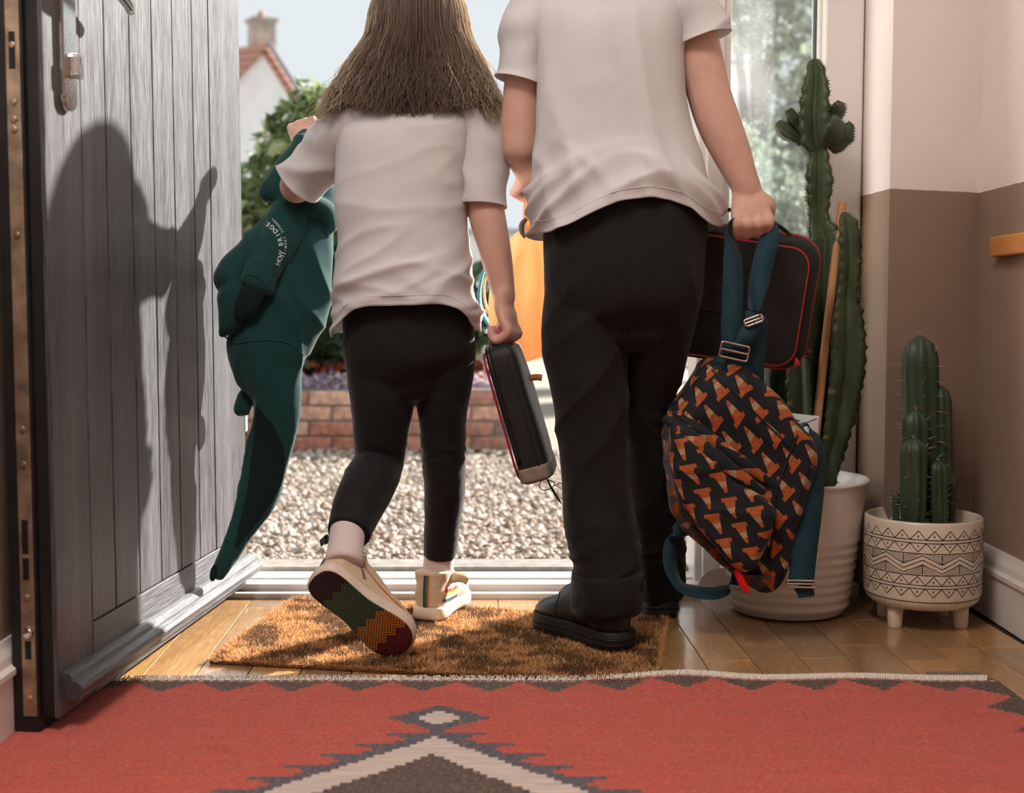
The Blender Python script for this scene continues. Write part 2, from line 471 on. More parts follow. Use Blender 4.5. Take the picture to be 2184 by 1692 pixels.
for z in (.37, 1.78):
    bevel_box('hinge', -.572, -.558, 2.597, 2.614, z - .022, z + .022, mat('white_hinge', (.85, .85, .84), .3), tr, .003)
win = thing('window_1', 'tall side window with dusty glass beside the doorway', None, (.6, 2.68, 0), kind='structure')
bevel_box('window_frame', .648, .728, 2.61, 2.74, .0, 2.04, frame_m, win, .006, 3)
bevel_box('glazing_bead', .640, .652, 2.64, 2.66, .25, 2.0, frame_m, win, .003)
bevel_box('rubber_gasket', .6365, .6405, 2.655, 2.675, .25, 2.0, mat('dark_gasket', (.06, .07, .07), .6), win, .001)
bevel_box('lower_panel', .45, .655, 2.65, 2.72, .03, .25, frame_m, win, .004)
bevel_box('sill_bead', .45, .655, 2.635, 2.67, .245, .275, frame_m, win, .004)
gm, nt, b = newmat('dusty_glass', (.9, .93, .95), .1)
for n_ in list(nt.nodes):
    if n_.type != 'OUTPUT_MATERIAL': nt.nodes.remove(n_)
tp = nt.nodes.new('ShaderNodeBsdfTransparent'); tl = nt.nodes.new('ShaderNodeBsdfTranslucent'); gl = nt.nodes.new('ShaderNodeBsdfGlossy'); df = nt.nodes.new('ShaderNodeBsdfDiffuse')
tl.inputs[0].default_value = (.93, .96, .97, 1); tp.inputs[0].default_value = (.93, .96, .96, 1); gl.inputs['Roughness'].default_value = .03
x1 = nt.nodes.new('ShaderNodeMixShader'); x2 = nt.nodes.new('ShaderNodeMixShader')
dv = coords(nt); sm = noise_n(nt, dv, 9, 5); sp = noise_n(nt, dv, 160, 2)
fac = (sm.rng(.35, .75, .03, .10) + sp.rng(.66, .74, 0, .15))
nt.links.new(fac.k, x1.inputs[0]); nt.links.new(tp.outputs[0], x1.inputs[1]); nt.links.new(tl.outputs[0], x1.inputs[2])
x2.inputs[0].default_value = .05; nt.links.new(x1.outputs[0], x2.inputs[1]); nt.links.new(gl.outputs[0], x2.inputs[2])
nt.links.new(x2.outputs[0], nt.nodes['Material Output'].inputs[0])
mk('glass_pane', *box(.452, .648, 2.678, 2.682, .26, 2.04), gm, win, False)

# ------------------------------------------------------------------ the open door
DN = V((-.639, 1.72, 0)); DFv = V((-.561, 2.60, 0)); DL = (DFv - DN).length
Dd = (DFv - DN).normalized(); Dn = V((Dd.y, -Dd.x, 0))
def dp(s, n, z): return DN + Dd * s + Dn * n + V((0, 0, z))
DM = Matrix(((Dd.x, Dn.x, 0, DN.x), (Dd.y, Dn.y, 0, DN.y), (0, 0, 1, 0), (0, 0, 0, 1)))   # local x = along door, y = towards the hall, z = up
def door_mat(name, horiz=False):
    m, nt, b = newmat(name, (.1, .1, .1), .38, spec=.55)
    s = (.03, 1, 1) if horiz else (1, 1, .03)
    vec = coords(nt, 'Object', s)
    g = noise_n(nt, vec, 520, 4, .65); g1 = noise_n(nt, vec, 24, 3)
    c = mixc(nt, (g * .7 + g1 * .3).rng(.38, .62), hx('232326'), hx('646466'))
    nt.links.new(c, b.inputs['Base Color']); nt.links.new(g.rng(.3, .7, .30, .5).k, b.inputs['Roughness'])
    nt.links.new(bump(nt, g, .8, .0016), b.inputs['Normal'])
    return m
M_door = door_mat('dark_woodgrain_door'); M_doorH = door_mat('dark_woodgrain_rail', True)
M_core = mat('black_door_edge', (.012, .012, .012), .55, .2)
door = thing('door_1', 'dark grey boarded front door standing open', None, DN, kind='structure')
DH = 2.03
def dbox(name, s0, s1, n0, n1, z0, z1, mt, bw=.0015, par=None, label=None):
    o = mk(name, *box(s0, s1, n0, n1, z0, z1), mt, par or door, False, label, None, DM)
    if bw: bev(o, bw, 2)
    return o
dbox('door_core', .004, DL - .002, -.027, -.006, .026, DH, M_core)
dbox('outer_leaf', -.004, DL - .002, -.066, -.027, .004, DH, M_core)
SG = [.117, .2057, .3046, .401, .4975, .5987, .690]
dbox('lock_stile', 0, SG[0] - .0015, -.0075, 0, .026, DH, M_door)
for a, b_ in zip(SG[:-1], SG[1:]): dbox('door_board', a + .0015, b_ - .0015, -.0075, -.0006, .136, DH - .12, M_door, .0022)
dbox('hinge_stile', SG[-1] + .0015, DL - .001, -.0075, 0, .136, DH, M_door)
dbox('bottom_rail', SG[0] + .0005, DL - .001, -.0075, .0005, .026, .134, M_doorH)
dbox('top_rail', SG[0] + .0005, SG[-1], -.0075, .0005, DH - .119, DH, M_doorH)
prof = [(0, .088), (.005, .088), (.010, .086), (.014, .082), (.016, .076), (.021, .075), (.027, .071), (.030, .065), (.029, .060), (.026, .056), (.026, .051), (.0, .051)]
wb = mk('weather_bar', *loft([[V((s, a, z)) for a, z in prof] for s in (.012, DL + .012)]), M_doorH, door, False, 'moulded weather bar', None, DM)
# lock strip in the edge
steel = mat('brushed_lock_strip', (.42, .33, .24), .45, .25, 30, 220, .1, metal=.75)
chrome = mat('chrome', (.72, .70, .68), .12, .03, metal=1.0)
blackm = mat('black_slot', (.008, .008, .008), .6)
dbox('lock_strip', -.0062, -.002, -.050, -.030, .03, DH - .03, steel, .0008)
def dcyl(name, c, ax, r, h, mt, n=20, par=None):
    a = {'s': V((1, 0, 0)), 'n': V((0, 1, 0)), 'z': V((0, 0, 1))}[ax]
    v, f = tube([c, c + a * h], [r, r], n, 1, None, (0.25, 0.25))
    return mk(name, v, f, mt, par or door, True, None, None, DM)
for z in (.885, .862, .848, .962, .705, .437, .388, .20, .155, .056):
    sc = dcyl('screw', V((-.0076, -.040, z)), 's', .0046, .003, steel, 14)
    mk('screw_slot', *join([box(-.0082, -.0072, -.0432, -.0368, z - .0005, z + .0005), box(-.0082, -.0072, -.0405, -.0395, z - .0032, z + .0032)]), blackm, sc, False, None, None, DM)
for z0, z1 in ((.93, .98), (.262, .31), (.225, .256), (.112, .138)):
    dbox('lock_slot', -.0070, -.0055, -.045, -.036, z0, z1, blackm, .001)
dcyl('roller_cam', V((-.012, -.038, .15)), 's', .007, .008, chrome, 18)
# lever handle and lock
hd = thing('x', None, None)
bpy.data.objects.remove(hd)
v, f = [], []
lp = rounded_loop(.042, .27, .018, 6)
rings = [[V((.062 + a, n_, 1.018 + z)) for a, z in (lp if n_ < .009 else [(p * .93, q * .985) for p, q in lp])] for n_ in (0, .008, .011)]
plate = mk('handle_plate', *loft(rings), chrome, door, False, 'polished handle plate', None, DM)
lever = mk('lever_handle', *join([tube([V((.062, .008, 1.068)), V((.062, .03, 1.068)), V((.066, .047, 1.068)), V((.085, .054, 1.068)), V((.13, .054, 1.066)), V((.172, .052, 1.058)), V((.186, .05, 1.052))], [.011, .010, .0105, .0105, .0098, .009, .0075], 16, 5)]), chrome, door, True, 'polished lever', None, DM)
cyl = mk('lock_cylinder', *loft([[V((.062 + a * (1 if n_ < .024 else .9), n_, .945 + z * (1 if n_ < .024 else .95))) for a, z in [(q * .5, w * 1.0) for q, w in rounded_loop(.034, .036, .008, 4)]] for n_ in (.01, .024, .026)]), chrome, door, False, 'key cylinder', None, DM)
mk('key_slot', *box(.0605, .0635, .0255, .0268, .948, .958), blackm, cyl, False, None, None, DM)

# ================================================================== OUTSIDE
GZ = -.075
gm_ground = mat('pale_gravel_bed', hx('a3968a'), .95, .25, 60, 300, .6, .01)
st(mk('ground', [(-40, 2.79, GZ - .015), (45, 2.79, GZ - .015), (45, 90, GZ - .02), (-40, 90, GZ - .02), (-40, 2.79, GZ - .4), (45, 2.79, GZ - .4), (45, 90, GZ - .4), (-40, 90, GZ - .4)], box(0, 1, 0, 1, 0, 1)[1] and [(0, 1, 2, 3), (7, 6, 5, 4), (0, 4, 5, 1), (1, 5, 6, 2), (2, 6, 7, 3), (3, 7, 4, 0)], gm_ground, None, False), 'pale drive outside the door')
def stones(n, x0, x1, y0, y1, z, r0, r1):
    base = np.array([[1, 0, 0], [.45, .85, .1], [-.55, .8, 0], [-1, -.1, .05], [-.4, -.9, 0], [.6, -.75, .1], [.1, .1, .75], [0, 0, -.6]])
    fb = np.array([[0, 1, 6], [1, 2, 6], [2, 3, 6], [3, 4, 6], [4, 5, 6], [5, 0, 6], [1, 0, 7], [2, 1, 7], [3, 2, 7], [4, 3, 7], [5, 4, 7], [0, 5, 7]])
    u = RNG.random(n); y = y0 * (y1 / y0) ** u; x = x0 + (x1 - x0) * RNG.random(n)
    a = RNG.random(n) * 6.28; r = r0 + (r1 - r0) * RNG.random(n) ** 2
    jit = 1 + .35 * (RNG.random((n, 8, 3)) - .5)
    P = base[None] * jit * r[:, None, None]
    c, s = np.cos(a), np.sin(a)
    Q = np.stack([P[..., 0] * c[:, None] - P[..., 1] * s[:, None], P[..., 0] * s[:, None] + P[..., 1] * c[:, None], P[..., 2]], -1)
    Q += np.stack([x, y, z + RNG.random(n) * r0 * .9], -1)[:, None]
    Fx = (fb[None] + (np.arange(n) * 8)[:, None, None]).reshape(-1, 3)
    me = bpy.data.meshes.new('gravel'); me.from_pydata(Q.reshape(-1, 3).tolist(), [], Fx.tolist())
    pal = np.array([hx('bdb0a4'), hx('a59486'), hx('cfc5bb'), hx('8a7463'), hx('9d8c80'), hx('b3a08f'), hx('756659')])
    cidx = RNG.choice(len(pal), n, p=[.28, .18, .22, .08, .11, .1, .03])
    col = np.repeat(np.concatenate([pal[cidx], np.ones((n, 1))], 1), 8, 0)
    at = me.color_attributes.new('col', 'FLOAT_COLOR', 'POINT'); at.data.foreach_set('color', col.ravel())
    return me
def attr_mat(name, rough=.8, bs=300, bst=.3, transl=0.0, spec=.3, sheen=0.0):
    m, nt, b = newmat(name, (.5, .5, .5), rough, spec=spec, transl=transl, sheen=sheen)
    a = nt.nodes.new('ShaderNodeAttribute'); a.attribute_name = 'col'
    vec = coords(nt); n = noise_n(nt, vec, bs, 3)
    c = mixc(nt, n.rng(.3, .7, .0, .35), a.outputs[0], (.08, .06, .05))
    c = a.outputs[0] if bs == 0 else c
    nt.links.new(c, b.inputs['Base Color'])
    if transl: nt.links.new(c, nt.nodes[m['tr']].inputs[0])
    if bst: nt.links.new(bump(nt, n, bst, .001), b.inputs['Normal'])
    return m
me = stones(17000, -1.9, 2.2, 2.82, 6.0, GZ, .008, .021)
tag(link('gravel', me, attr_mat('gravel_stone', .9), None, False), 'pale gravel covering the drive outside', 'gravel', None, 'stuff')
# low brick wall: every brick its own object
BW_, BH_, BY = .215, .065, 6.0
wallx = [(-1.75, .09)]
bwall = thing('brick_wall', 'low red brick garden wall edging the flower bed', 'brick wall', (-.8, BY, GZ))
mk('mortar', *box(-1.75, .08, BY + .012, BY + .10, GZ, .222), mat('lime_mortar', (.20, .17, .15), .95, .2, 60, 200, .4), bwall, False)
brick_ms = [mat('brick_%d' % i, hx(c), .9, .22, 30, 160, .5, .004) for i, c in enumerate(('bd8672', 'b27a67', 'c99f8c', 'a87c6c', 'cfa996'))]
bmesh_ = []
for i, mt_ in enumerate(brick_ms):
    me = bpy.data.meshes.new('brick'); v, f = box(-BW_ / 2, BW_ / 2, -.05, .05, -BH_ / 2, BH_ / 2)
    me.from_pydata([tuple(q) for q in v], [], f); bm = bmesh.new(); bm.from_mesh(me); bmesh.ops.bevel(bm, geom=list(bm.edges), offset=.005, segments=1, affect='EDGES'); bm.to_mesh(me); bm.free()
    me.materials.append(mt_); bmesh_.append(me)
for r in range(4):
    for k in range(9):
        x = -1.66 + k * .225 + (.1125 if r % 2 else 0)
        if x + BW_ / 2 > .12: continue
        o = bpy.data.objects.new('brick', RL.choice(bmesh_)); COL.objects.link(o); o.parent = bwall
        o.matrix_parent_inverse = WM(bwall).inverted()
        o.location = (x, BY + .05 + RL.uniform(-.004, .004), GZ + .034 + r * .0745); o.rotation_euler = (0, 0, RL.uniform(-.012, .012))
def leaves(n, centers, size, pal, flat=0.0, mat_=None, aspect=.5):
    """leaf blades: two triangles each, folded along the midrib"""
    C = np.array([c[0] for c in centers]); R = np.array([c[1] for c in centers]); w = R.prod(1) ** .67; w /= w.sum()
    idx = RNG.choice(len(C), n, p=w)
    d = RNG.normal(size=(n, 3)); d /= np.linalg.norm(d, axis=1)[:, None]
    p = C[idx] + d * R[idx] * (RNG.random(n) ** .45)[:, None]
    u = RNG.normal(size=(n, 3)); u /= np.linalg.norm(u, axis=1)[:, None]
    t = RNG.normal(size=(n, 3)); t -= u * (t * u).sum(1)[:, None]; t /= np.linalg.norm(t, axis=1)[:, None]
    s = size * (.6 + .8 * RNG.random(n))[:, None]; nn = np.cross(u, t)
    Q = np.stack([p - u * s, p + t * s * aspect + nn * s * .15, p + u * s, p - t * s * aspect + nn * s * .15], 1)
    Fx = (np.array([[0, 1, 2], [0, 2, 3]])[None] + (np.arange(n) * 4)[:, None, None]).reshape(-1, 3)
    me = bpy.data.meshes.new('foliage'); me.from_pydata(Q.reshape(-1, 3).tolist(), [], Fx.tolist())
    pl = np.array([hx(c) for c in pal]); ci = RNG.choice(len(pl), n)
    col = np.repeat(np.concatenate([pl[ci], np.ones((n, 1))], 1), 4, 0)
    at = me.color_attributes.new('col', 'FLOAT_COLOR', 'POINT'); at.data.foreach_set('color', col.ravel())
    return me
M_leaf = attr_mat('leaf_blade', .55, 0, 0, transl=.35)
M_bark = mat('grey_bark', (.16, .13, .11), .9, .3, 40, 120, .6, .01)
def shrub(name, label, cat, base, clumps, n, size, pal, stems, group=None, aspect=.5):
    t = thing(name, label, cat, base, group)
    link('foliage', leaves(n, clumps, size, pal, aspect=aspect), M_leaf, t, False, None, 'stuff')
    for s in stems: mk('branch', *tube([V(q) for q in s[0]], s[1], 7, 3), M_bark, t)
    return t
G1 = ['5d7048', '7d8f5c', '4c5f3d', '90a06c', '6b7d50']
def cl(px, py, Y, rx, ry, rz): return (tuple(W(px, py, Y)), (rx, ry, rz))
b0 = W(640, 800, 6.9)
shrub('garden_shrub', 'tall loose green shrub behind the brick wall, beside the open door', 'shrub', (b0.x, 6.9, .1),
      [cl(690, 300, 6.9, .28, .25, .3), cl(655, 225, 6.9, .14, .1, .14), cl(610, 330, 6.9, .2, .2, .25), cl(560, 430, 6.9, .25, .25, .25), cl(690, 460, 6.9, .35, .3, .35), cl(530, 480, 6.9, .2, .2, .2)], 1900, .05, G1 + ['b4be93', 'a5b184'],
      [([W(640, 830, 6.9), W(650, 560, 6.9), W(668, 330, 6.9), W(640, 215, 6.9)], [.03, .022, .012, .004]), ([W(630, 830, 6.9), W(590, 560, 6.9), W(560, 420, 6.9)], [.025, .015, .004]), ([W(650, 600, 6.9), W(700, 470, 6.9), W(720, 330, 6.9)], [.02, .012, .004])])
shrub('hedge_bush', 'dense dark green bush above the brick wall behind the girl', 'bush', (b0.x, 6.75, .1),
      [cl(690, 690, 6.7, .38, .3, .33), cl(620, 640, 6.8, .3, .3, .4), cl(560, 650, 6.8, .3, .3, .35), cl(820, 640, 6.8, .4, .3, .36), cl(960, 660, 6.8, .35, .3, .33), cl(700, 560, 6.9, .3, .25, .25)], 5200, .05, ['3d4c33', '2f3d29', '4a5a3b', '566a45', '36452d'],
      [([W(680, 830, 6.75), W(690, 690, 6.7)], [.03, .01]), ([W(900, 830, 6.75), W(930, 690, 6.7)], [.03, .01])])
bed = thing('flower_bed', 'soil bed of heather and rusty leaves behind the brick wall', 'flower bed', (-.8, 6.4, GZ))
mk('bed_soil', *box(-2.2, .08, BY + .106, 7.2, GZ, .19), mat('bed_soil', (.10, .06, .045), .95, .3, 30, 80, .8, .02), bed, False)
def bed_plants(nm, n, pal, z, rz, sz, y):
    link(nm, leaves(n, [((x, y + .1 * (k % 2), z), (.16, .14, rz)) for k, x in enumerate(np.arange(-1.7, .0, .2))], sz, pal), M_leaf, bed, False, None, 'stuff')
bed_plants('heather', 1600, ['b9a2b4', 'a58fa5', 'd2c2cb', 'c4b3b9', '8d7890'], .235, .06, .022, 6.27)
bed_plants('rusty_leaves', 700, ['8c3b28', 'a5502c', '6b2a22', 'b8702f', '4f2420'], .30, .05, .03, 6.5)
bed_plants('lime_flowers', 300, ['c3c98b', 'b3bb74', 'd8dba8'], .40, .05, .03, 6.7)
# ---- house with chimney beyond
HYd = 40.0
ap = W(573, 101, HYd); hl_ = W(430, 250, HYd); hr_ = W(676, 264, HYd)
house = thing('house', 'white gabled house with clay tile roof and chimney far beyond', 'house', (ap.x, HYd, GZ))
M_render = mat('white_render', (.86, .87, .87), .9, .04, 2, 8, .1)
rd = V((-9.0, 4.0, 0))
gl_ = V((hl_.x, HYd, hl_.z)); gr_ = V((hr_.x, HYd, hr_.z))
v = [V((gl_.x, HYd, GZ)), V((gr_.x, HYd, GZ)), gr_, ap, gl_]; n5 = len(v)
v2 = v + [p + rd for p in v]
mk('gable_walls', v2, [(0, 1, 2, 3, 4), (9, 8, 7, 6, 5)] + [(i, (i + 1) % 5 + 0, (i + 1) % 5 + 5, i + 5) for i in (0, 1, 4)], M_render, house, False)
def slab(a, b, c, d, t):
    n = (b - a).cross(d - a).normalized() * t
    v = [a, b, c, d, a + n, b + n, c + n, d + n]; return v, box(0, 1, 0, 1, 0, 1)[1] and [(0, 1, 2, 3), (4, 7, 6, 5), (0, 4, 5, 1), (1, 5, 6, 2), (2, 6, 7, 3), (3, 7, 4, 0)]
def tiles_mat():
    m, nt, b = newmat('clay_roof_tiles', (.5, .3, .22), .85)
    vec = coords(nt); x, y, z = xyz(nt, vec)
    c = mixc(nt, ((z * 4.2).fr().gt(.75)), hx('c08f7d'), hx('8d6156')); nt.links.new(c, b.inputs['Base Color']); return m
M_tiles = tiles_mat()
up_ = V((0, -.25, .05))
mk('roof_slope', *join([slab(ap + up_, gl_ + up_ + (gl_ - ap) * .06, gl_ + rd + (gl_ - ap) * .06, ap + rd, .12), slab(ap + V((0, -.02, .02)), ap + rd, gr_ + rd + (gr_ - ap) * .05, gr_ + V((0, -.02, .0)) + (gr_ - ap) * .05, .12)]), M_tiles, house, False, 'clay tiled roof')
mk('verge_board', *tube([ap + V((.1, -.3, 0)), gr_ + V((.1, -.3, 0)) + (gr_ - ap) * .08], [.10, .10], 6, 2), mat('grey_verge', (.28, .28, .30), .8), house, True)
cb = W(558, 110, HYd + 1); ch = [V((0, 0, 0))]
chm = mk('chimney', *join([box(-.33, .35, -.35, .35, -.8, .98, Matrix.Translation(cb) @ Matrix.Rotation(math.radians(35), 4, 'Z')), box(-.4, .42, -.42, .42, .92, 1.03, Matrix.Translation(cb) @ Matrix.Rotation(math.radians(35), 4, 'Z'))]), mat('buff_chimney_stone', (.42, .38, .34), .9, .2, 3), house, False, 'buff chimney stack')
mk('chimney_pot', *tube([cb + V((0, 0, 1.0)), cb + V((0, 0, 1.2)), cb + V((0, 0, 1.28))], [.13, .1, .05], 10, 2), M_tiles, chm)
for dx_, z_ in ((-1.2, 3.0), (1.1, 3.0)):
    wd = mk('house_window', *box(ap.x + dx_ - .45, ap.x + dx_ + .45, HYd - .05, HYd + .1, z_ - .6, z_ + .6), M_render, house, False)
    for k in (-1, 1): mk('pane', *box(ap.x + dx_ + k * .22 - .18, ap.x + dx_ + k * .22 + .18, HYd - .07, HYd, z_ - .5, z_ + .5), mat('house_glass', (.25, .28, .3), .15), wd, False)
# ---- pale garden wall across the road, seen between the two children
pw = thing('garden_wall', 'long pale rendered wall with grey coping across the drive', 'wall', (1.2, 20, GZ))
a_, b_ = W(1000, 500, 20), W(1330, 500, 20)
mk('wall_body', *box(a_.x, b_.x, 20, 20.3, GZ, a_.z), M_render, pw, False)
mk('coping', *box(a_.x - .05, b_.x + .05, 19.93, 20.37, a_.z, a_.z + .09), mat('grey_coping', (.45, .47, .5), .9), pw, False)
# ---- trees and white cottage seen through the side window
def tree(name, label, px, Y, top, clumps, n, size, pal, group='trees beyond the side window'):
    base = V((W(px, 600, Y).x, Y, GZ))
    return shrub(name, label, 'tree', base, clumps, n, size, pal, [([base, V((base.x + .05, Y, 1.0)), W(px, top + 80, Y), W(px + 8, top, Y)], [.13, .1, .06, .02]), ([V((base.x, Y, .9)), W(px - 40, top + 90, Y), W(px - 70, top + 30, Y)], [.07, .04, .015]), ([V((base.x, Y, 1.2)), W(px + 40, top + 70, Y), W(px + 80, top, Y)], [.07, .04, .015])], group)
G2 = ['8d9a86', '9aa690', '7b8878', 'adb8a3', 'c2cbbb']
Y1 = 13.0
tree('broad_tree', 'pale leafy tree high in the side window, in front of the white cottage', 1610, Y1, -60, [cl(1600, 20, Y1, .8, .6, .45), cl(1700, 90, Y1, .6, .6, .5), cl(1560, 90, Y1, .35, .4, .25), cl(1720, -30, Y1, .8, .6, .5), cl(1520, -60, Y1, .9, .6, .4)], 1500, .075, G2)
tree('leafy_tree', 'grey green tree in the side window, behind the tall cactus', 1730, Y1 + .6, 150, [cl(1690, 230, Y1 + .6, .45, .4, .4), cl(1740, 330, Y1 + .6, .6, .5, .5), cl(1650, 320, Y1 + .6, .4, .4, .35), cl(1780, 180, Y1 + .6, .5, .5, .5)], 1700, .065, G2)
for px, py, lab in ((1580, 330, 'low grey green bush in the side window near the boy\'s wrist'), (1690, 430, 'low grey green bush in the side window beside the cactus stem'), (1530, 520, 'low grey green bush in the side window behind the book bag')):
    c0 = W(px, py, 10.5)
    shrub('low_bush', lab, 'bush', (c0.x, 10.5, GZ), [cl(px, py, 10.5, .42, .35, .3), cl(px + 20, py + 90, 10.5, .45, .35, .35), cl(px + 30, py + 200, 10.5, .5, .35, .4)], 900, .055, G2, [([V((c0.x, 10.5, GZ)), c0], [.03, .01])], 'bushes beyond the side window')
ct = thing('white_cottage', 'small white cottage seen through the side window', 'house', (W(1575, 300, 26).x, 26, GZ))
p0, p1 = W(1500, 195, 26), W(1632, 130, 26)
mk('cottage_wall', *box(p0.x, p1.x, 26, 30, GZ, p1.z), M_render, ct, False)
rf = [V((p0.x - .2, 25.8, p1.z)), V((p1.x + .2, 25.8, p1.z)), V((p1.x + .2, 30.2, p1.z)), V((p0.x - .2, 30.2, p1.z)), V((p0.x + .3, 28, p1.z + .7)), V((p1.x - .3, 28, p1.z + .7))]
mk('cottage_roof', rf, [(0, 1, 5, 4), (1, 2, 5), (2, 3, 4, 5), (3, 0, 4), (3, 2, 1, 0)], mat('slate_roof', (.45, .47, .5), .8), ct, False)

# ================================================================== RUG AND DOORMAT
def grid_mesh(name, xs, ys, zf, colf, th):
    nx, ny = len(xs), len(ys)
    v = [(x, y, zf(x, y)) for y in ys for x in xs]; f = []; cols = []
    for j in range(ny - 1):
        for i in range(nx - 1):
            a = j * nx + i; f.append((a, a + 1, a + nx + 1, a + nx))
            cols.append(colf((xs[i] + xs[i + 1]) / 2, (ys[j] + ys[j + 1]) / 2))
    # skirt down to the floor so that the rug has thickness
    top = len(v)
    edge = [j * nx for j in range(ny - 1, -1, -1)] + list(range(1, nx)) + [j * nx + nx - 1 for j in range(1, ny)] + [(ny - 1) * nx + i for i in range(nx - 2, 0, -1)]
    for e in edge: v.append((v[e][0], v[e][1], v[e][2] - th))
    m = len(edge)
    for k in range(m):
        f.append((edge[k], top + k, top + (k + 1) % m, edge[(k + 1) % m])); cols.append(cols[0])
    me = bpy.data.meshes.new(name); me.from_pydata(v, [], f); me.update()
    at = me.color_attributes.new('col', 'FLOAT_COLOR', 'CORNER')
    arr = np.empty((len(me.loops), 4)); li = 0
    for p, c in zip(me.polygons, cols):
        arr[p.loop_start:p.loop_start + p.loop_total] = (c[0], c[1], c[2], 1)
    at.data.foreach_set('color', arr.ravel())
    return me
RY = 1.968; RX0, RX1 = HX0 + .004, .785; RU0 = -.107; ST = .0128
def rug_z(x, y):
    e = math.exp(-((RY - y) / .09) ** 2)
    w = .010 * math.exp(-((x - .27) / .09) ** 2) * e + .004 * math.exp(-((x - .55) / .1) ** 2) * e
    return .0065 + w + .0012 * noise.noise(V((x * 5, y * 5, 1)))
RED, NAVY, CREAM, CHAR, BLK = hx('cb4a3a'), hx('3c4e60'), hx('e2d5cb'), hx('3d3c3a'), hx('22211f')
def q(a, s=ST): return math.floor(a / s) * s
def rug_col(x, y):
    v = RY - y; u = abs(x - RU0)
    jit = .0022 * noise.noise(V((x * 60, y * 60, 0)))
    def var(c):
        k = 1 + .16 * noise.noise(V((x * 6, y * 120, 3))) + .05 * noise.noise(V((x * 40, y * 200, 7))); return tuple(max(0, min(1, a * k)) for a in c)
    if v < .004: return var(hx('3a332f')) if int(x / .008) % 2 else var(CREAM)
    if v < .009: return var(RED)
    # top border triangles
    ph = ((x - .118) / .1035) % 1.0; t = abs(ph - .5) * 2         # 0 at triangle centre
    dep = .012 + q((1 - t) * .052 + jit, .0085)
    if v < dep and t < .93: return var(CHAR if x < .1 else lerp(V(CHAR), V(BLK), sstep(.0, .5, x)))
    # right border
    rv = RX1 - x; pv = ((v + .02) / .105) % 1.0; tt = abs(pv - .5) * 2
    if rv < .018 + q((1 - tt) * .06 + jit, .009): return var(BLK)
    # diamond
    dv = abs(v - .186)
    duq = q(u, .0095); dvq = q(dv, .0095)
    if duq + dvq * 1.12 < .060 or (dv < .0055 and u < .073):
        return var(CREAM) if (duq + dvq * 1.12 < .026) else var(NAVY)
    # chevron with hooked steps
    v0 = .250
    if v > v0 - .014 and v <= v0 and u < .012: return var(NAVY)
    if v > v0:
        k = math.floor((v - v0) / .0415); r = (v - v0) - k * .0415; j = math.floor(r / .0104)
        outer = .071 + .0395 * k - (0, .020, .028, .016)[min(3, j)]
        cr = q(v - .264, .0104) + .004; chq = q(v - .334, .0104) + .004
        if v > .334 and u < chq: return var(CHAR)
        if v > .264 and u < cr: return var(CREAM)
        if u < outer: return var(NAVY)
    return var(RED)
xs = list(np.arange(RX0, RX1 + .001, .0045)); ys = list(np.arange(1.02, RY + .0005, .0036)); ys[-1] = RY
me = grid_mesh('rug', xs, ys, rug_z, rug_col, .006)
m, nt, b = newmat('kilim_wool', (.5, .2, .15), .95, spec=.12, sheen=.15)
a = nt.nodes.new('ShaderNodeAttribute'); a.attribute_name = 'col'
vec = coords(nt); x_, y_, z_ = xyz(nt, vec)
n1 = noise_n(nt, coords(nt, 'Object', (1, 5, 1)), 140, 4); n2 = noise_n(nt, vec, 900, 2)
n3 = noise_n(nt, coords(nt, 'Object', (.6, 9, 1)), 45, 4)
c_ = mixc(nt, n3.rng(.42, .62, 0, .26), a.outputs[0], (.10, .03, .025)); c_ = mixc(nt, n1.rng(.50, .66, 0, .50), c_, (.74, .44, .34)); c_ = mixc(nt, n2.rng(.55, .75, 0, .55), c_, (.78, .60, .50))
nt.links.new(c_, b.inputs['Base Color'])
hgt = (x_ * 1500).sin() * .35 + (y_ * 1100 + (x_ * 1500).fl() * .0).sin() * .5 + n2 + n1
nt.links.new(bump(nt, hgt, .7, .0018), b.inputs['Normal'])
rug = thing('kilim_rug', 'red woven kilim rug with navy, cream and charcoal stepped pattern', 'rug', (0, 1.6, 0))
link('woven_field', me, m, rug, True)
# fringe: tufts of cream yarn along the far edge
parts = []
x = RX0 + .002; RF = random.Random(3)
while x < RX1 - .018:
    thick = sstep(.0, .35, x)
    L = lerp(RF.uniform(.010, .022), RF.uniform(.013, .016), thick); sl = lerp(RF.uniform(-.008, .008), .007, thick)
    y0 = RY - .002; z0 = rug_z(x, RY) + .001; r = lerp(.0011, .0021, thick)
    p = [V((x, y0, z0)), V((x + sl * .5, y0 + L * .5, z0 + lerp(.001, .0045, thick))), V((x + sl, y0 + L, max(.0015, z0 - .005 + RF.uniform(-.001, .002))))]
    parts.append(tube(p, [r, r * 1.1, r * .7], 5, 2))
    if thick < .8 and RF.random() < .8:
        p2 = [V((x + .001, y0, z0)), V((x + RF.uniform(-.01, .01), y0 + .012, z0 + .004)), V((x + RF.uniform(-.014, .014), y0 + RF.uniform(.014, .028), max(.001, z0 - .004)))]
        parts.append(tube(p2, [.0008, .0008, .0006], 4, 2))
    x += lerp(RF.uniform(.0026, .0044), .0041, thick)
mk('yarn_fringe', *join(parts), mat('cream_yarn', hx('ece3d9'), .95, .12, 300, 900, .4), rug, True, 'cream yarn fringe', 'stuff')
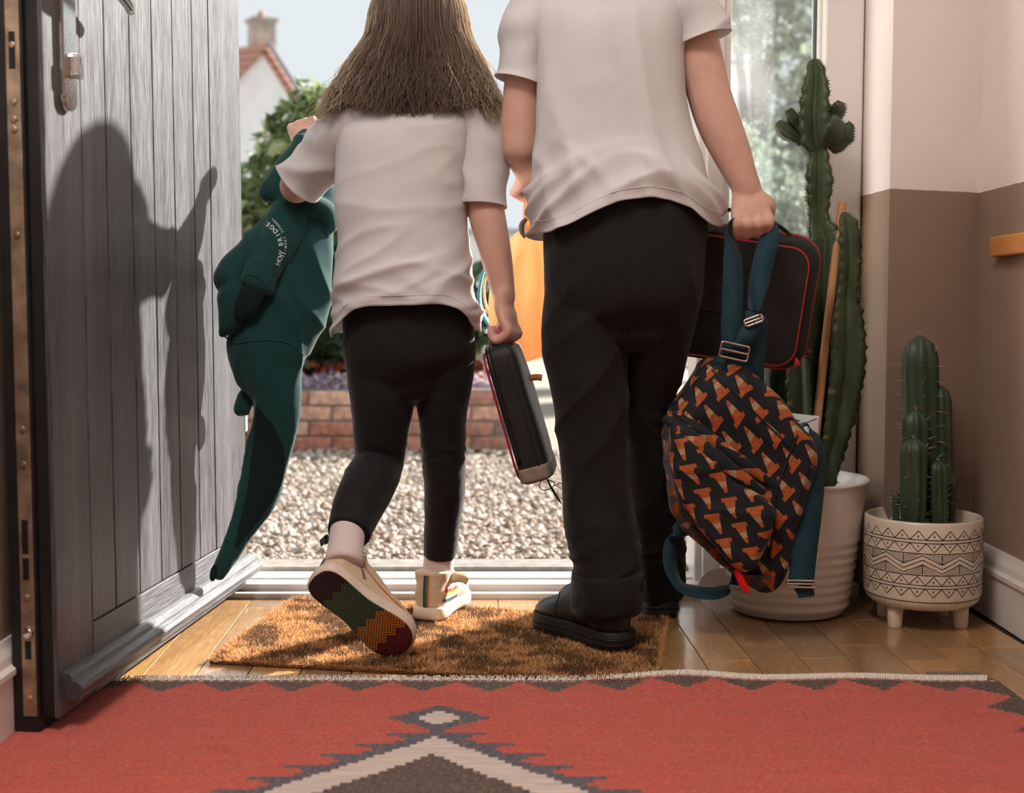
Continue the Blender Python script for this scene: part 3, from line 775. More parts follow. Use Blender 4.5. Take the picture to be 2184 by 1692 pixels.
# ---- coir doormat
mc = [FL(447, 1417), FL(1396, 1468), FL(1421, 1327), FL(628, 1286)]
mc = [V((p.x, p.y, 0)) for p in mc]
def mpt(u, v, z): return lerp(lerp(mc[0], mc[1], u), lerp(mc[3], mc[2], u), v) + V((0, 0, z))
dm = thing('doormat', 'brown coir doormat under the children\'s feet', 'doormat', lerp(mc[0], mc[2], .5))
v = [mpt(u, w, z) for z in (.001, .007) for u, w in ((0, 0), (1, 0), (1, 1), (0, 1))]
mk('mat_backing', v, [(3, 2, 1, 0), (4, 5, 6, 7), (0, 1, 5, 4), (1, 2, 6, 5), (2, 3, 7, 6), (3, 0, 4, 7)], mat('coir_backing', hx('7a5230'), .95, .3, 200), dm, False)
n = 62000
U = RNG.random(n); Wv = RNG.random(n); ed = RNG.random(n) < .10
side = RNG.integers(0, 4, n)
U = np.where(ed & (side == 0), RNG.random(n) * .006, np.where(ed & (side == 1), 1 - RNG.random(n) * .006, U)); Wv = np.where(ed & (side == 2), RNG.random(n) * .01, np.where(ed & (side == 3), 1 - RNG.random(n) * .01, Wv))
A = [np.array(p) for p in mc]
P = ((A[0] * (1 - U[:, None]) + A[1] * U[:, None]) * (1 - Wv[:, None]) + (A[3] * (1 - U[:, None]) + A[2] * U[:, None]) * Wv[:, None])
P[:, 2] = .003 + RNG.random(n) * .004
D = RNG.normal(size=(n, 3)) * np.array([.55, .55, .25]); D[:, 2] = np.abs(D[:, 2]) + .55
D[ed & (side == 2), 1] -= .9; D[ed & (side == 0), 0] -= .8; D[ed & (side == 1), 0] += .8
D /= np.linalg.norm(D, axis=1)[:, None]; L = (.007 + .006 * RNG.random(n))[:, None]; L = np.where((RNG.random(n) < .02)[:, None], L * 1.8, L)
S = np.cross(D, RNG.normal(size=(n, 3))); S /= np.linalg.norm(S, axis=1)[:, None]; wd = .00055
B = D + RNG.normal(size=(n, 3)) * .35
Q = np.stack([P - S * wd, P + S * wd, P + D * L * .55 + S * wd, P + D * L * .55 - S * wd, P + D * L * .55 + B * L * .45], 1)
Q[..., 2] = np.maximum(Q[..., 2], .001)
Fx = []
base = (np.arange(n) * 5)
quads = np.stack([base, base + 1, base + 2, base + 3], 1).tolist(); tris = np.stack([base + 3, base + 2, base + 4], 1).tolist()
me = bpy.data.meshes.new('coir_fibres'); me.from_pydata(Q.reshape(-1, 3).tolist(), [], quads + tris)
pat = np.array([noise.noise(V((p[0] * 16, p[1] * 30, 0))) + .6 * noise.noise(V((p[0] * 45, p[1] * 60, 5))) + .3 * math.sin((p[0] * 1.0 + p[1] * .5) * 40) for p in P])
light, dark = np.array([hx('e0ae78'), hx('d39c60'), hx('ecc699'), hx('c98d52')]), np.array([hx('7d5e42'), hx('6b523c'), hx('94714f'), hx('5c4632')])
pick = (pat + RNG.normal(size=n) * .20) > .0
ci = RNG.integers(0, 4, n); col = np.where(pick[:, None], dark[ci], light[ci])
col[ed] = light[ci[ed]] * .9
col = np.repeat(np.concatenate([col, np.ones((n, 1))], 1), 5, 0)
at = me.color_attributes.new('col', 'FLOAT_COLOR', 'POINT'); at.data.foreach_set('color', col.ravel())
link('coir_fibres', me, attr_mat('coir_fibre', .8, 0, 0, transl=.3), dm, False, None, 'stuff')

# ================================================================== POTTED CACTI
def cactus_mat(name, c1, c2, sc=40):
    m, nt, b = newmat(name, c1, .45, spec=.4, sss=0)
    vec = coords(nt); n = noise_n(nt, coords(nt, 'Object', (1, 1, .35)), sc, 4); fn_ = noise_n(nt, vec, 500, 2)
    nt.links.new(mixc(nt, n.rng(.3, .7), c1, c2), b.inputs['Base Color']); nt.links.new(bump(nt, fn_ + n, .15, .002), b.inputs['Normal'])
    return m
M_cac = cactus_mat('spurge_skin', hx('2c3b29'), hx('4a5a3c')); M_cor = cactus_mat('corky_rib_edge', hx('7d7355'), hx('4d5239'))
M_cac2 = cactus_mat('cactus_skin', hx('2b3a2c'), hx('3d4e36'), 60)
M_soil = mat('dark_potting_soil', (.035, .022, .016), .95, .4, 120, 200, .9, .01)
def spurge(name, pts, rad, ribs, parent, tw=0.0, thick=.34, scal=.06, edge=.10, ns=26, sub=10, up=None, label=None):
    """column with deep wavy ribs: star section whose rib edges are scalloped"""
    R = [(r, r) for r in rad]
    X = [np.array(tuple(p) + (r,)) for p, r in zip(pts, rad)]
    Y = catmull(X, sub); P = [V(y[:3]) for y in Y]; fr = frames(P, up or V((0, 1, 0))); n = ribs * 8; rings = []
    acc = 0
    for i, p in enumerate(P):
        if i: acc += (p - P[i - 1]).length
        r = max(.0015, Y[i][3]); a, b_ = fr[i]; ring = []
        for j in range(n):
            t = 2 * math.pi * j / n; k = abs(((j / 8) % 1.0) - .5) * 2    # 1 on rib edge, 0 in the valley
            pr = thick + (1 - thick) * k ** 1.7
            rr = r * pr * (1 + (scal * math.sin(acc * 260 + 2 * math.floor(j / 8 + .5)) + 2.2 * scal * noise.noise(V((acc * 38, j // 8, 3)))) * k ** 3)
            ring.append(p + a * rr * math.cos(t + tw) + b_ * rr * math.sin(t + tw))
        rings.append(ring)
    v, f = loft(rings)
    o = mk(name, v, f, [M_cac, M_cor], parent, True, label)
    for pl in o.data.polygons:
        if len(pl.vertices) == 4:
            j = pl.vertices[0] % n
            if j % 8 in (7, 0) : pl.material_index = 1 if noise.noise(V((pl.vertices[0] // n * .35, j, 0))) > .42 else 0
    # little thorn pairs down the rib edges
    th = []
    for i in range(2, len(P) - 1):
        for kk in range(ribs):
            if (i + kk) % 2: continue
            q_ = rings[i][(kk * 8) % n]; d = (q_ - P[i]).normalized()
            th.append(tube([q_ - d * .001, q_ + d * .0045 + V((0, 0, .0015))], [.0012, .0003], 4, 1))
    if th: mk('thorns', *join(th), M_cor, o, True, None, 'stuff')
    return o
pc = V((.553, 2.475, 0))
PP = thing('potted_spurge_cactus', 'tall branching ridged cactus in a large white pot by the window', 'potted cactus', pc)
potw = mat('white_glazed_pot', (.74, .69, .64), .32, .04, 10, 90, .03, coat=.2)
prof = [(.0, .003), (.108, .003), (.114, .006), (.117, .014)]
for k in range(46):
    z = .016 + k * .0053; r = .118 + (.155 - .118) * (z / .262) ** .85
    rip = .0022 * math.sin(z * 2 * math.pi / .0185) if z < .155 else 0
    prof.append((r + rip, z))
prof += [(.156, .262), (.159, .266), (.158, .2705), (.153, .2705), (.149, .264), (.140, .235), (.0, .232)]
mk('pot', *lathe(prof, pc, 72), potw, PP, True, 'ribbed white pot')
mk('soil', *lathe([(.1405, .238), (.1, .243), (.0, .244)], pc, 40), M_soil, PP)
D1 = 2.47
def C(px, py, Y=D1): return W(px, py, Y)
spurge('stem', [C(1752, 1000), C(1748, 900), C(1752, 790), C(1755, 700), C(1756, 600), C(1757, 520), C(1754, 500), C(1747, 478), C(1745, 452), C(1746, 410), C(1746, 375), C(1745, 350), C(1745, 325), C(1742, 312), C(1737, 290), C(1735, 250), C(1737, 200), C(1739, 165), C(1738, 140), C(1738, 126)],
       [.046, .050, .054, .053, .052, .050, .042, .029, .027, .034, .035, .028, .024, .036, .042, .041, .036, .028, .019, .005], 4, PP, .62, .30)
spurge('stem', [C(1752, 1040, 2.44), C(1768, 960, 2.44), C(1782, 880, 2.44), C(1795, 780, 2.44), C(1797, 690, 2.44), C(1799, 640, 2.44), C(1803, 600, 2.44), C(1806, 560, 2.44), C(1805, 500, 2.44), C(1801, 470, 2.44), C(1799, 453, 2.44)],
       [.024, .032, .041, .046, .042, .031, .027, .029, .027, .021, .006], 3, PP, .35, .30)
spurge('stem', [C(1655, 1030, 2.52), C(1655, 900, 2.52), C(1658, 820, 2.52), C(1662, 740, 2.52), C(1665, 690, 2.52)], [.031, .034, .034, .031, .006], 4, PP, .9, .3)
spurge('stem', [C(1715, 1030, 2.40), C(1712, 900, 2.42), C(1708, 800, 2.44), C(1706, 720, 2.46)], [.026, .032, .032, .008], 4, PP, .3, .3)
for pts, rad in (([C(1708, 308), C(1690, 293), C(1672, 280), C(1656, 262)], [.007, .013, .016, .006]), ([C(1712, 292), C(1700, 272), C(1688, 255), C(1678, 235)], [.005, .006, .013, .008]),
                 ([C(1762, 300, 2.45), C(1772, 280, 2.44), C(1777, 262, 2.44), C(1780, 246, 2.44)], [.014, .019, .018, .006]), ([C(1765, 250), C(1776, 240), C(1786, 230), C(1790, 216)], [.006, .013, .015, .006]),
                 ([C(1770, 318, 2.46), C(1783, 308, 2.46), C(1800, 285, 2.46), C(1814, 262, 2.46)], [.009, .013, .018, .006])):
    spurge('side_arm', pts, [r_ * 1.3 for r_ in rad], 3, PP, .5, .5, .05, ns=14)
mk('support_stake', *tube([C(1730, 1020, 2.40), C(1762, 720, 2.425), C(1797, 432, 2.45)], [.0085, .0085, .0085], 14, 3, None, (.3, .3)), mat('bamboo_stake', hx('c08f62'), .6, .2, 20, 160, .1, stretch=(1, 1, .1)), PP, True, 'pale wooden stake')
# clear plastic sleeve standing in the pot and the pale disc against it
M_plas, nt, b = newmat('clear_crinkled_plastic', (.93, .94, .94), .12, spec=.6, transl=.45)
b.inputs['Alpha'].default_value = .8
nt.links.new(bump(nt, noise_n(nt, coords(nt), 60, 3), .5, .006), b.inputs['Normal'])
ps = thing('plastic_sleeve', 'crinkled clear plastic sleeve tucked behind the patterned backpack', 'plastic sleeve', W(1690, 1025, 2.345))
rows = []
for k in range(13):
    t = k / 12; lp = []
    l, r = W(lerp(1630, 1640, t), lerp(1040, 876, t), 2.345), W(lerp(1735, 1748, t), lerp(1040, 888, t), 2.345)
    for j in range(24):
        a = 2 * math.pi * j / 24; x = math.cos(a); d = .013 * (1 - t ** 3 * .9) * math.sin(a)
        p = lerp(l, r, .5 + .5 * math.copysign(abs(x) ** .6, x)); p = p + V((0, d + .002 * noise.noise(p * 50), 0)); lp.append(p)
    rows.append(lp)
pso = mk('sleeve_body', *loft(rows, True, True), M_plas, ps)
mk('sleeve_seam', *join([tube([W(1645, 892, 2.343), W(1668, 902, 2.34), W(1690, 906, 2.338), W(1715, 903, 2.34), W(1742, 893, 2.343)], [.0008] * 5, 5, 4), tube([W(1690, 886, 2.342), W(1691, 893, 2.338), W(1704, 898, 2.338)], [.0014] * 3, 5, 3)]), mat('dark_crease', (.06, .05, .05), .5), pso)
dc = W(1536, 1243, 2.44)
lid = thing('round_lid', 'pale round plastic lid leaning beside the white pot', 'lid', (dc.x, dc.y, 0))
Md = Matrix.Translation((dc.x, dc.y, .047)) @ Matrix.Rotation(math.radians(78), 4, 'X')
mk('lid_disc', *[[Md @ p for p in lathe([(0, -.003), (.040, -.003), (.0445, -.0015), (.0445, .003), (.041, .003), (.039, .001), (0, .001)], V((0, 0, 0)), 48)[0]], lathe([(0, 0)] * 7, V((0, 0, 0)), 48)[1]], mat('milky_plastic', (.86, .88, .89), .3, .02), lid)

# ---- small cactus in the patterned pot
sc_ = V((.793, 2.375, 0))
SP = thing('potted_column_cactus', 'clustered spiny cactus in a cream pot with black zigzag pattern', 'potted cactus', sc_)
cream = mat('cream_glaze', hx('dccdbb'), .22, .05, 12, 60, .02, coat=.4)
z0 = .040; zt = .210; RR_ = .1095
prof = [(0, z0), (.085, z0), (.098, z0 + .005), (.1055, z0 + .013), (RR_, z0 + .028), (RR_ + .001, .12), (RR_, zt - .004), (RR_ - .002, zt), (RR_ - .0065, zt), (RR_ - .009, zt - .004), (RR_ - .010, zt - .03), (0, zt - .03)]
mk('pot', *lathe(prof, sc_, 80), cream, SP, True, 'cream cylindrical pot')
for a in (-147, -36, 40, 140):
    c = sc_ + V((.075 * math.cos(math.radians(a)), .075 * math.sin(math.radians(a)), 0))
    mk('pot_foot', *lathe([(0, .0), (.0125, .0), (.0135, .002), (.0145, .02), (.015, z0 + .006), (0, z0 + .006)], c, 20), cream, SP)
mk('soil', *lathe([(RR_ - .0098, zt - .026), (.05, zt - .022), (0, zt - .02)], sc_, 36), M_soil, SP)
# engraved black pattern, as raised line work wrapped round the pot
def wrap(lines, lw):
    v, f = [], []
    for (a0, zz0), (a1, zz1) in lines:
        n = max(1, int(abs(a1 - a0) * RR_ / .006))
        d = V(((a1 - a0) * RR_, zz1 - zz0, 0)); d.normalize(); w = V((-d.y, d.x, 0)) * lw * .5
        for k in range(n + 1):
            t = k / n; a = lerp(a0, a1, t); zz = lerp(zz0, zz1, t)
            for s in (-1, 1):
                aa = a + s * w.x / RR_; zq = zz + s * w.y
                rr = tab([z0, z0 + .005, z0 + .013, z0 + .028, .12, zt], [.085, .098, .1055, RR_, RR_ + .001, RR_], zq) + .0007
                v.append(V((sc_.x + rr * math.cos(aa), sc_.y + rr * math.sin(aa), zq)))
            if k: q_ = len(v); f.append((q_ - 4, q_ - 3, q_ - 1, q_ - 2))
    return v, f
NT = 24; L1, L2, L3 = [], [], []
def band(zb, up):
    for i in range(NT):
        a0 = 2 * math.pi * i / NT; a1 = 2 * math.pi * (i + 1) / NT; am = (a0 + a1) / 2; h = .0165 * (1 if up else -1)
        L1.append(((a0, zb), (am, zb + h))); L1.append(((am, zb + h), (a1, zb)))
        L2.append(((am - .009, zb + h * .36), (am + .009, zb + h * .36)))
def hline(z): L1.append(((0, z), (2 * math.pi, z)))
for zb in (.1795, .0945):
    band(zb, True); hline(zb - .0005); hline(zb - .0065); band(zb - .0065, False)
hline(.1535); hline(.1035 + .0095); hline(.0615)
NZ = 10; mid = .1335
for i in range(NZ):
    a0 = 2 * math.pi * i / NZ; a1 = 2 * math.pi * (i + 1) / NZ; am = (a0 + a1) / 2; A_ = .0085
    for off in (.0085, 0, -.0085):
        L1.append(((a0, mid + A_ + off), (am, mid - A_ + off))); L1.append(((am, mid - A_ + off), (a1, mid + A_ + off)))
    L1.append(((am, mid - A_ + .0085), (am, .1535))); L1.append(((a0, mid + A_ - .0085), (a0, .113)))
    zu, zl = .1535, .113; hp_ = math.pi / NZ; sl = RR_ * .62
    for sd in (-1, 1):
        for k in range(4):
            z_ = lerp(mid - A_ + .0105, zu - .002, k / 4); L3.append(((am, z_), (am + sd * (zu - z_) / sl, zu)) if (zu - z_) / sl < hp_ else ((am, z_), (am + sd * hp_ * .9, z_ + hp_ * .9 * sl)))
            z_ = lerp(mid + A_ - .0105, zl + .002, k / 4); L3.append(((a0, z_), (a0 + sd * min(hp_ * .9, (z_ - zl) / sl), max(zl, z_ - hp_ * .9 * sl))))
    for k in range(6):
        L1.append(((a0 + (a1 - a0) * k / 6, .0455), (a0 + (a1 - a0) * (k + .8) / 6, .0615)))
blk = mat('black_incised_line', (.012, .010, .009), .5, .1)
mk('zigzag_pattern', *join([wrap(L1, .0013), wrap(L3, .0008), wrap(L2, .0042)]), blk, SP, False, 'black geometric line pattern')
def ribbed(name, base, top, r, ribs, parent, bend=V((0, 0, 0)), sp=1.0, spl=.02):
    H_ = (top - base); n = ribs * 6; rings = []; m_ = 26; cen = []
    for i in range(m_ + 1):
        t = i / m_; p = base + H_ * t + bend * math.sin(math.pi * t)
        k = 1.0 if t < .86 else math.sqrt(max(0.0, 1 - ((t - .86) / .14) ** 2))
        rr = r * (.86 + .14 * sstep(0, .4, t)) * max(.06, k); cen.append((p, rr)); ring = []
        for j in range(n):
            a = 2 * math.pi * j / n; q_ = abs(((j / 6) % 1) - .5) * 2
            s = .80 + .20 * (q_ ** .8); ring.append(p + V((rr * s * math.cos(a), rr * s * math.sin(a), 0)))
        rings.append(ring)
    o = mk(name, *loft(rings), M_cac2, parent)
    th = []; RS = random.Random(int(r * 9999))
    for i in range(2, m_ + 1, 2):
        for k in range(ribs):
            if RS.random() > sp: continue
            q_ = rings[i][k * 6]; d = q_ - cen[i][0]; d.z = 0; d = d.normalized()
            if i > m_ - 3: d = (d * .5 + V((0, 0, 1))).normalized()
            L = RS.uniform(.35, 1.0) * spl
            for w_ in range(2):
                e = (d + V((RS.uniform(-.35, .35), RS.uniform(-.35, .35), RS.uniform(-.2, .35)))).normalized()
                th.append(tube([q_ - e * .001, q_ + e * L * (1 if w_ == 0 else .45)], [.00075, .00015], 4, 1))
    mk('spines', *join(th), mat('pale_spine', hx('a98d7c'), .6, .2), o, True, None, 'stuff')
    return o
def S_(px, py, Y): return W(px, py, Y)
zs = .188
def col_(px0, px1, top, Y, r, ribs, sp=.8, spl=.028):
    b_ = W(px0, 1100, Y); b_.z = zs - .01; ribbed('cactus_column', b_, W(px1, top, Y), r, ribs, SP, V((0, 0, 0)), sp, spl)
col_(1968, 1963, 716, 2.40, .0355, 7, .9, .042)
col_(2012, 2006, 822, 2.39, .0215, 7, .5, .012)
col_(1953, 1954, 874, 2.365, .026, 7, .75, .022)
col_(1948, 1950, 935, 2.335, .0265, 8, .6, .012)
col_(2004, 2001, 982, 2.345, .0195, 7, .5, .009)
col_(2028, 2031, 1015, 2.38, .010, 6, .4, .008)
col_(1912, 1910, 1048, 2.36, .007, 5, .9, .012)

# ================================================================== PEOPLE
def skin(name, c1, c2):
    m, nt, b = newmat(name, c1, .55, spec=.3, sss=.12)
    vec = coords(nt); n = noise_n(nt, vec, 26, 4); f_ = noise_n(nt, vec, 700, 2)
    nt.links.new(mixc(nt, n.rng(.3, .7), c1, c2), b.inputs['Base Color']); nt.links.new(bump(nt, f_, .12, .0008), b.inputs['Normal'])
    return m
M_skin = skin('skin', hx('c69c8b'), hx('d0a898'))
M_nail = mat('nail', hx('dcaea0'), .35, .05)
M_shirtG = weave('white_polo_cotton', (.79, .76, .76), 2800, .25, .85, .03, .1, .30, vs=20)
M_shirtB = weave('white_tshirt_cotton', (.80, .785, .79), 2800, .22, .85, .03, .1, .30, vs=20)
M_legging = weave('black_legging_knit', hx('1b1b1c'), 1400, .3, .8, .25, .12, vs=30)
M_trouser = weave('black_school_twill', hx('1c1b1b'), 1200, .35, .85, .25, .10, vs=40)
M_sock = weave('white_ribbed_sock', hx('e3d3d1'), 2000, .5, .9, .05, .2, .12)
def hand(wrist, grip, across, axis, s=1.0, hang=True):
    """closed hand: palm from the wrist to the knuckles, four curled fingers round the grip, thumb from the side of the palm"""
    dn = (grip - wrist).normalized(); ac = (across - dn * across.dot(dn)).normalized(); ax = (axis - dn * axis.dot(dn)); ax = (ax - ac * ax.dot(ac)).normalized()
    L = (grip - wrist).length; parts = []
    kn = wrist + dn * (L * .80) + ac * .011 * s
    parts.append(tube([wrist - dn * .012, wrist + dn * L * .25, wrist + dn * L * .55 + ac * .006 * s, kn], [(.017 * s, .023 * s), (.016 * s, .026 * s), (.0155 * s, .031 * s), (.012 * s, .033 * s)], 18, 4, ac))
    ln = (.86, 1.0, 1.04, .96)
    for i in range(4):
        off = ax * ((i - 1.5) * .0168 * s); l = ln[i]
        K = kn + off - dn * (.004 * s if i in (0,) else 0)
        P = [K, K + ac * .007 * s + dn * .014 * s, grip + off + ac * .012 * s * l + dn * .009 * s * l, grip + off + dn * .017 * s * l - ac * .002 * s, grip + off - ac * .013 * s * l + dn * .008 * s, grip + off - ac * .015 * s * l - dn * .006 * s]
        parts.append(tube(P, [.0085 * s, .0095 * s, .0086 * s, .0082 * s, .0076 * s, .0062 * s], 12, 4, None, (1, 1)))
    tb = wrist + dn * L * .28 + ax * .018 * s
    P = [tb, tb + ax * .014 * s + dn * L * .22 - ac * .004 * s, tb + ax * .014 * s + dn * L * .48 - ac * .014 * s, grip + ax * .022 * s - ac * .020 * s, grip + ax * .008 * s - ac * .024 * s + dn * .004 * s]
    parts.append(tube(P, [.0125 * s, .0125 * s, .0105 * s, .0095 * s, .0075 * s], 12, 4))
    return parts
def head(c, s, yaw=0.0, pitch=0.0):
    """head with brow, nose, lips, chin and ears, looking along +y"""
    R = Matrix.Rotation(yaw, 3, 'Z') @ Matrix.Rotation(pitch, 3, 'X'); p = []
    def e(x, y, z, rx, ry, rz): 
        v, f = ellipsoid(V((x, y, z)) * s, rx * s, ry * s, rz * s); p.append(([c + R @ q_ for q_ in v], f))
    e(0, -.008, .018, .074, .088, .085); e(0, .02, -.03, .058, .06, .065); e(0, .055, -.078, .024, .022, .02)
    e(0, .068, -.012, .018, .02, .012); e(0, .088, -.022, .011, .014, .010); e(0, .08, -.004, .007, .012, .02)
    e(0, .074, -.050, .021, .010, .006); e(0, .073, -.058, .018, .010, .006); e(.03, .066, .024, .022, .012, .008); e(-.03, .066, .024, .022, .012, .008)
    e(.038, .05, -.03, .02, .02, .02); e(-.038, .05, -.03, .02, .02, .02)
    for sd in (-1, 1): e(sd * .075, -.004, -.006, .009, .018, .028); e(sd * .077, .0, -.026, .007, .010, .012)
    return p, R
def eyes(c, s, R, parent, iris):
    for sd in (-1, 1):
        o = mk('eye', *ellipsoid(c + R @ (V((sd * .031, .070, .006)) * s), .0125 * s, .0115 * s, .0105 * s, 14, 8), mat('eye_white', (.82, .8, .78), .2), parent)
        mk('iris', *ellipsoid(c + R @ (V((sd * .031, .0785, .006)) * s), .0055 * s, .0036 * s, .0055 * s, 12, 8), iris, o)
        mk('eyebrow', *tube([c + R @ (V((sd * .045, .072, .026)) * s), c + R @ (V((sd * .032, .081, .031)) * s), c + R @ (V((sd * .016, .083, .027)) * s)], [.002, .0032, .0024], 8, 3), parent.get('x') or M_hair, parent)
def torso_shell(rings, hem, n=132, sub=12, pw=2.35, hemfall=.2):
    X = [np.array(r, dtype=float) for r in rings]; Y = catmull(X, sub); z0 = Y[0][0]; out = []
    for y in Y:
        z, cx, cy, rx, ry = y; ring = []
        for j in range(n):
            t = 2 * math.pi * j / n; ct, s_ = math.cos(t), math.sin(t)
            k = 1 - sstep(0, hemfall, z - z0)
            ring.append(V((cx + rx * math.copysign(abs(ct) ** (2 / pw), ct), cy + ry * math.copysign(abs(s_) ** (2 / pw), s_), z + hem(t) * k)))
        out.append(ring)
    return loft(out, False, True)
def add_solid(o, t):
    m_ = o.modifiers.new('thick', 'SOLIDIFY'); m_.thickness = t; m_.offset = -1
def subdiv(v, f, wr):
    me = bpy.data.meshes.new('t'); me.from_pydata([tuple(x) for x in v], [], f); me.update(); wrinkle(me, wr)
    r = [q_.co.copy() for q_ in me.vertices]; bpy.data.meshes.remove(me); return r, f

# ---- shoes -------------------------------------------------------
def shoe_sole(L, Wd, t, wtab=None, rock=0.0):
    S = [0, .012, .04, .1, .2, .33, .45, .58, .7, .8, .88, .94, .98, 1.0]; w = wtab or [0, .36, .60, .76, .80, .77, .76, .86, .97, 1.0, .90, .70, .42, 0]
    pts = [(s * L, a * Wd / 2) for s, a in zip(S, w)] + [(s * L, -a * Wd / 2) for s, a in list(zip(S, w))[-2:0:-1]]
    pts = [(p.x, p.y) for p in catmull([V((a, b_, 0)) for a, b_ in pts + pts[:1]], 3)[:-1]]
    cx = L * .5
    def ring(k, z): return [V((cx + (x - cx) * k, y * k, z + rock * max(0, (x / L - .68)) ** 2)) for x, y in pts]
    return loft([ring(.90, .0), ring(.96, .0012), ring(.995, .005), ring(1.0, t * .5), ring(.99, t - .003), ring(.965, t)])
def shoe_upper(L, Wd, t, high, wtab=None):
    P = []; z = t - .004
    P.append(tube([V((.03 * L / .21, 0, z + .022)), V((.30 * L, 0, z + .026)), V((.50 * L, 0, z + .021)), V((.70 * L, 0, z + .012)), V((.86 * L, 0, z + .006)), V((.93 * L, 0, z + .004))],
                  [(.032, .38 * Wd), (.042, .38 * Wd), (.040, .40 * Wd), (.030, .46 * Wd), (.023, .42 * Wd), (.016, .33 * Wd)], 22, 5, V((0, 0, 1)), (.6, .6)))
    P.append(tube([V((.19 * L, 0, z)), V((.20 * L, 0, z + .04)), V((.21 * L, 0, z + high * .75)), V((.215 * L, 0, z + high))], [(.165 * L, .36 * Wd), (.165 * L, .36 * Wd), (.16 * L, .39 * Wd), (.165 * L, .42 * Wd)], 22, 5, V((1, 0, 0)), (.1, .06)))
    P.append(tube([V((.30 * L, 0, z + high * .82)), V((.44 * L, 0, z + .050)), V((.62 * L, 0, z + .034))], [.30 * Wd, .33 * Wd, .30 * Wd], 16, 4))
    v, f = join(P); v = [V((p.x, p.y, max(p.z, t - .003))) for p in v]
    return v, f
def shoe(parent, name, heel, toe, upv, L, Wd, t, high, m_up, m_sole, m_bot, wtab=None, label=None):
    X = (toe - heel).normalized(); Z = (upv - X * upv.dot(X)).normalized(); Y_ = Z.cross(X)
    Mx = Matrix(((X.x, Y_.x, Z.x, heel.x), (X.y, Y_.y, Z.y, heel.y), (X.z, Y_.z, Z.z, heel.z), (0, 0, 0, 1)))
    u = fuse(name, [shoe_upper(L, Wd, t, high)], .0026, m_up, parent, 8, None, label, Mx)
    v, f = shoe_sole(L, Wd, t, wtab); so = mk('sole', v, f, [m_sole, m_bot], u, False, 'moulded sole', None, Mx)
    so.matrix_parent_inverse = Matrix.Identity(4); so.matrix_basis = Matrix.Identity(4)
    n = len(v) // 6
    for pl in so.data.polygons:
        pl.use_smooth = len(pl.vertices) == 4
        if all(i < 2 * n for i in pl.vertices): pl.material_index = 1
    return u, so, Mx
def sub_local(name, v, f, m_, par, label=None, smooth=True):
    o = mk(name, v, f, m_, par, smooth, label); o.matrix_parent_inverse = Matrix.Identity(4); o.matrix_basis = Matrix.Identity(4); return o
canvas = weave('beige_canvas', hx('c9b094'), 1300, .4, .85, .08, .15, .0, vs=30)
rub = mat('cream_rubber', hx('d8c6b3'), .6, .06, 30)
def rainbow_bottom():
    m, nt, b = newmat('rainbow_herringbone_tread', (.2, .2, .2), .6)
    x, y, z = xyz(nt, coords(nt))
    zig = ((y / .024).fr() - .5).ab() * .020
    s = x + zig
    c = mixc(nt, s.gt(.055), hx('251c20'), hx('3c5f45')); c = mixc(nt, s.gt(.130), c, hx('bf7b34')); c = mixc(nt, s.gt(.175), c, hx('74212a'))
    gro = ((x + zig) / .0058).fr()
    c2 = mixc(nt, gro.lt(.36) * (x.gt(.035)), c, (.012, .010, .010)); nt.links.new(c2, b.inputs['Base Color'])
    nt.links.new(bump(nt, gro.gt(.36), .8, .0016), b.inputs['Normal'])
    return m
M_tread = rainbow_bottom()
blkleather = mat('black_shoe_leather', (.016, .015, .015), .38, .15, 40, 180, .12, spec=.4); blkrub = mat('black_rubber', (.010, .010, .010), .6, .1, 30)

# ================================================================== the girl
girl = thing('person', 'long-haired child in a white polo shirt and black leggings stepping outside', 'person', FL(905, 1330))
gT = 2.30
M_hair = mat('brown_hair', hx('61554d'), .42, .35, 40, 300, .1, spec=.5)
ghc = V((W(893, 0, 2.335).x, 2.335, 1.098))
hp, hR = head(ghc, 1.0)
gparts = hp
gparts.append(tube([W(888, 215, 2.315), V((ghc.x, 2.32, 1.03))], [.034, .036], 16, 2))
gparts.append(tube([W(873, 760, gT), W(876, 600, gT), W(880, 450, gT), W(884, 300, gT), W(886, 235, gT)], [(.07, .095), (.07, .095), (.072, .100), (.062, .105), (.04, .07)], 24, 4, V((0, 1, 0))))
gparts.append(tube([W(755, 275, gT), W(886, 245, gT), W(1012, 280, gT)], [.030, .038, .030], 14, 4))
# legs (inside the leggings) down to the feet
gl1 = [W(818, 720, 2.29), W(812, 860, 2.30), W(806, 985, 2.31), W(772, 1060, 2.23), W(742, 1165, 2.12)]
gl2 = [W(942, 720, 2.30), W(943, 850, 2.315), W(946, 960, 2.33), W(947, 1060, 2.35), W(934, 1255, 2.385)]
gparts.append(tube(gl1, [.055, .05, .036, .036, .022], 18, 5)); gparts.append(tube(gl2, [.052, .043, .035, .030, .021], 18, 5))
# right arm, hanging
gsR = W(1030, 290, 2.30); geR = W(1038, 455, 2.285); gwR = W(1076, 634, 2.275); ggR = W(1073, 708, 2.275)
gparts.append(tube([gsR, W(1030, 380, 2.29), geR, W(1058, 545, 2.28), gwR], [.026, .027, .0335, .029, .0205], 20, 6))
gparts += hand(gwR, ggR, V((1, -.35, 0)), V((.3, 1, 0)), 1.06)
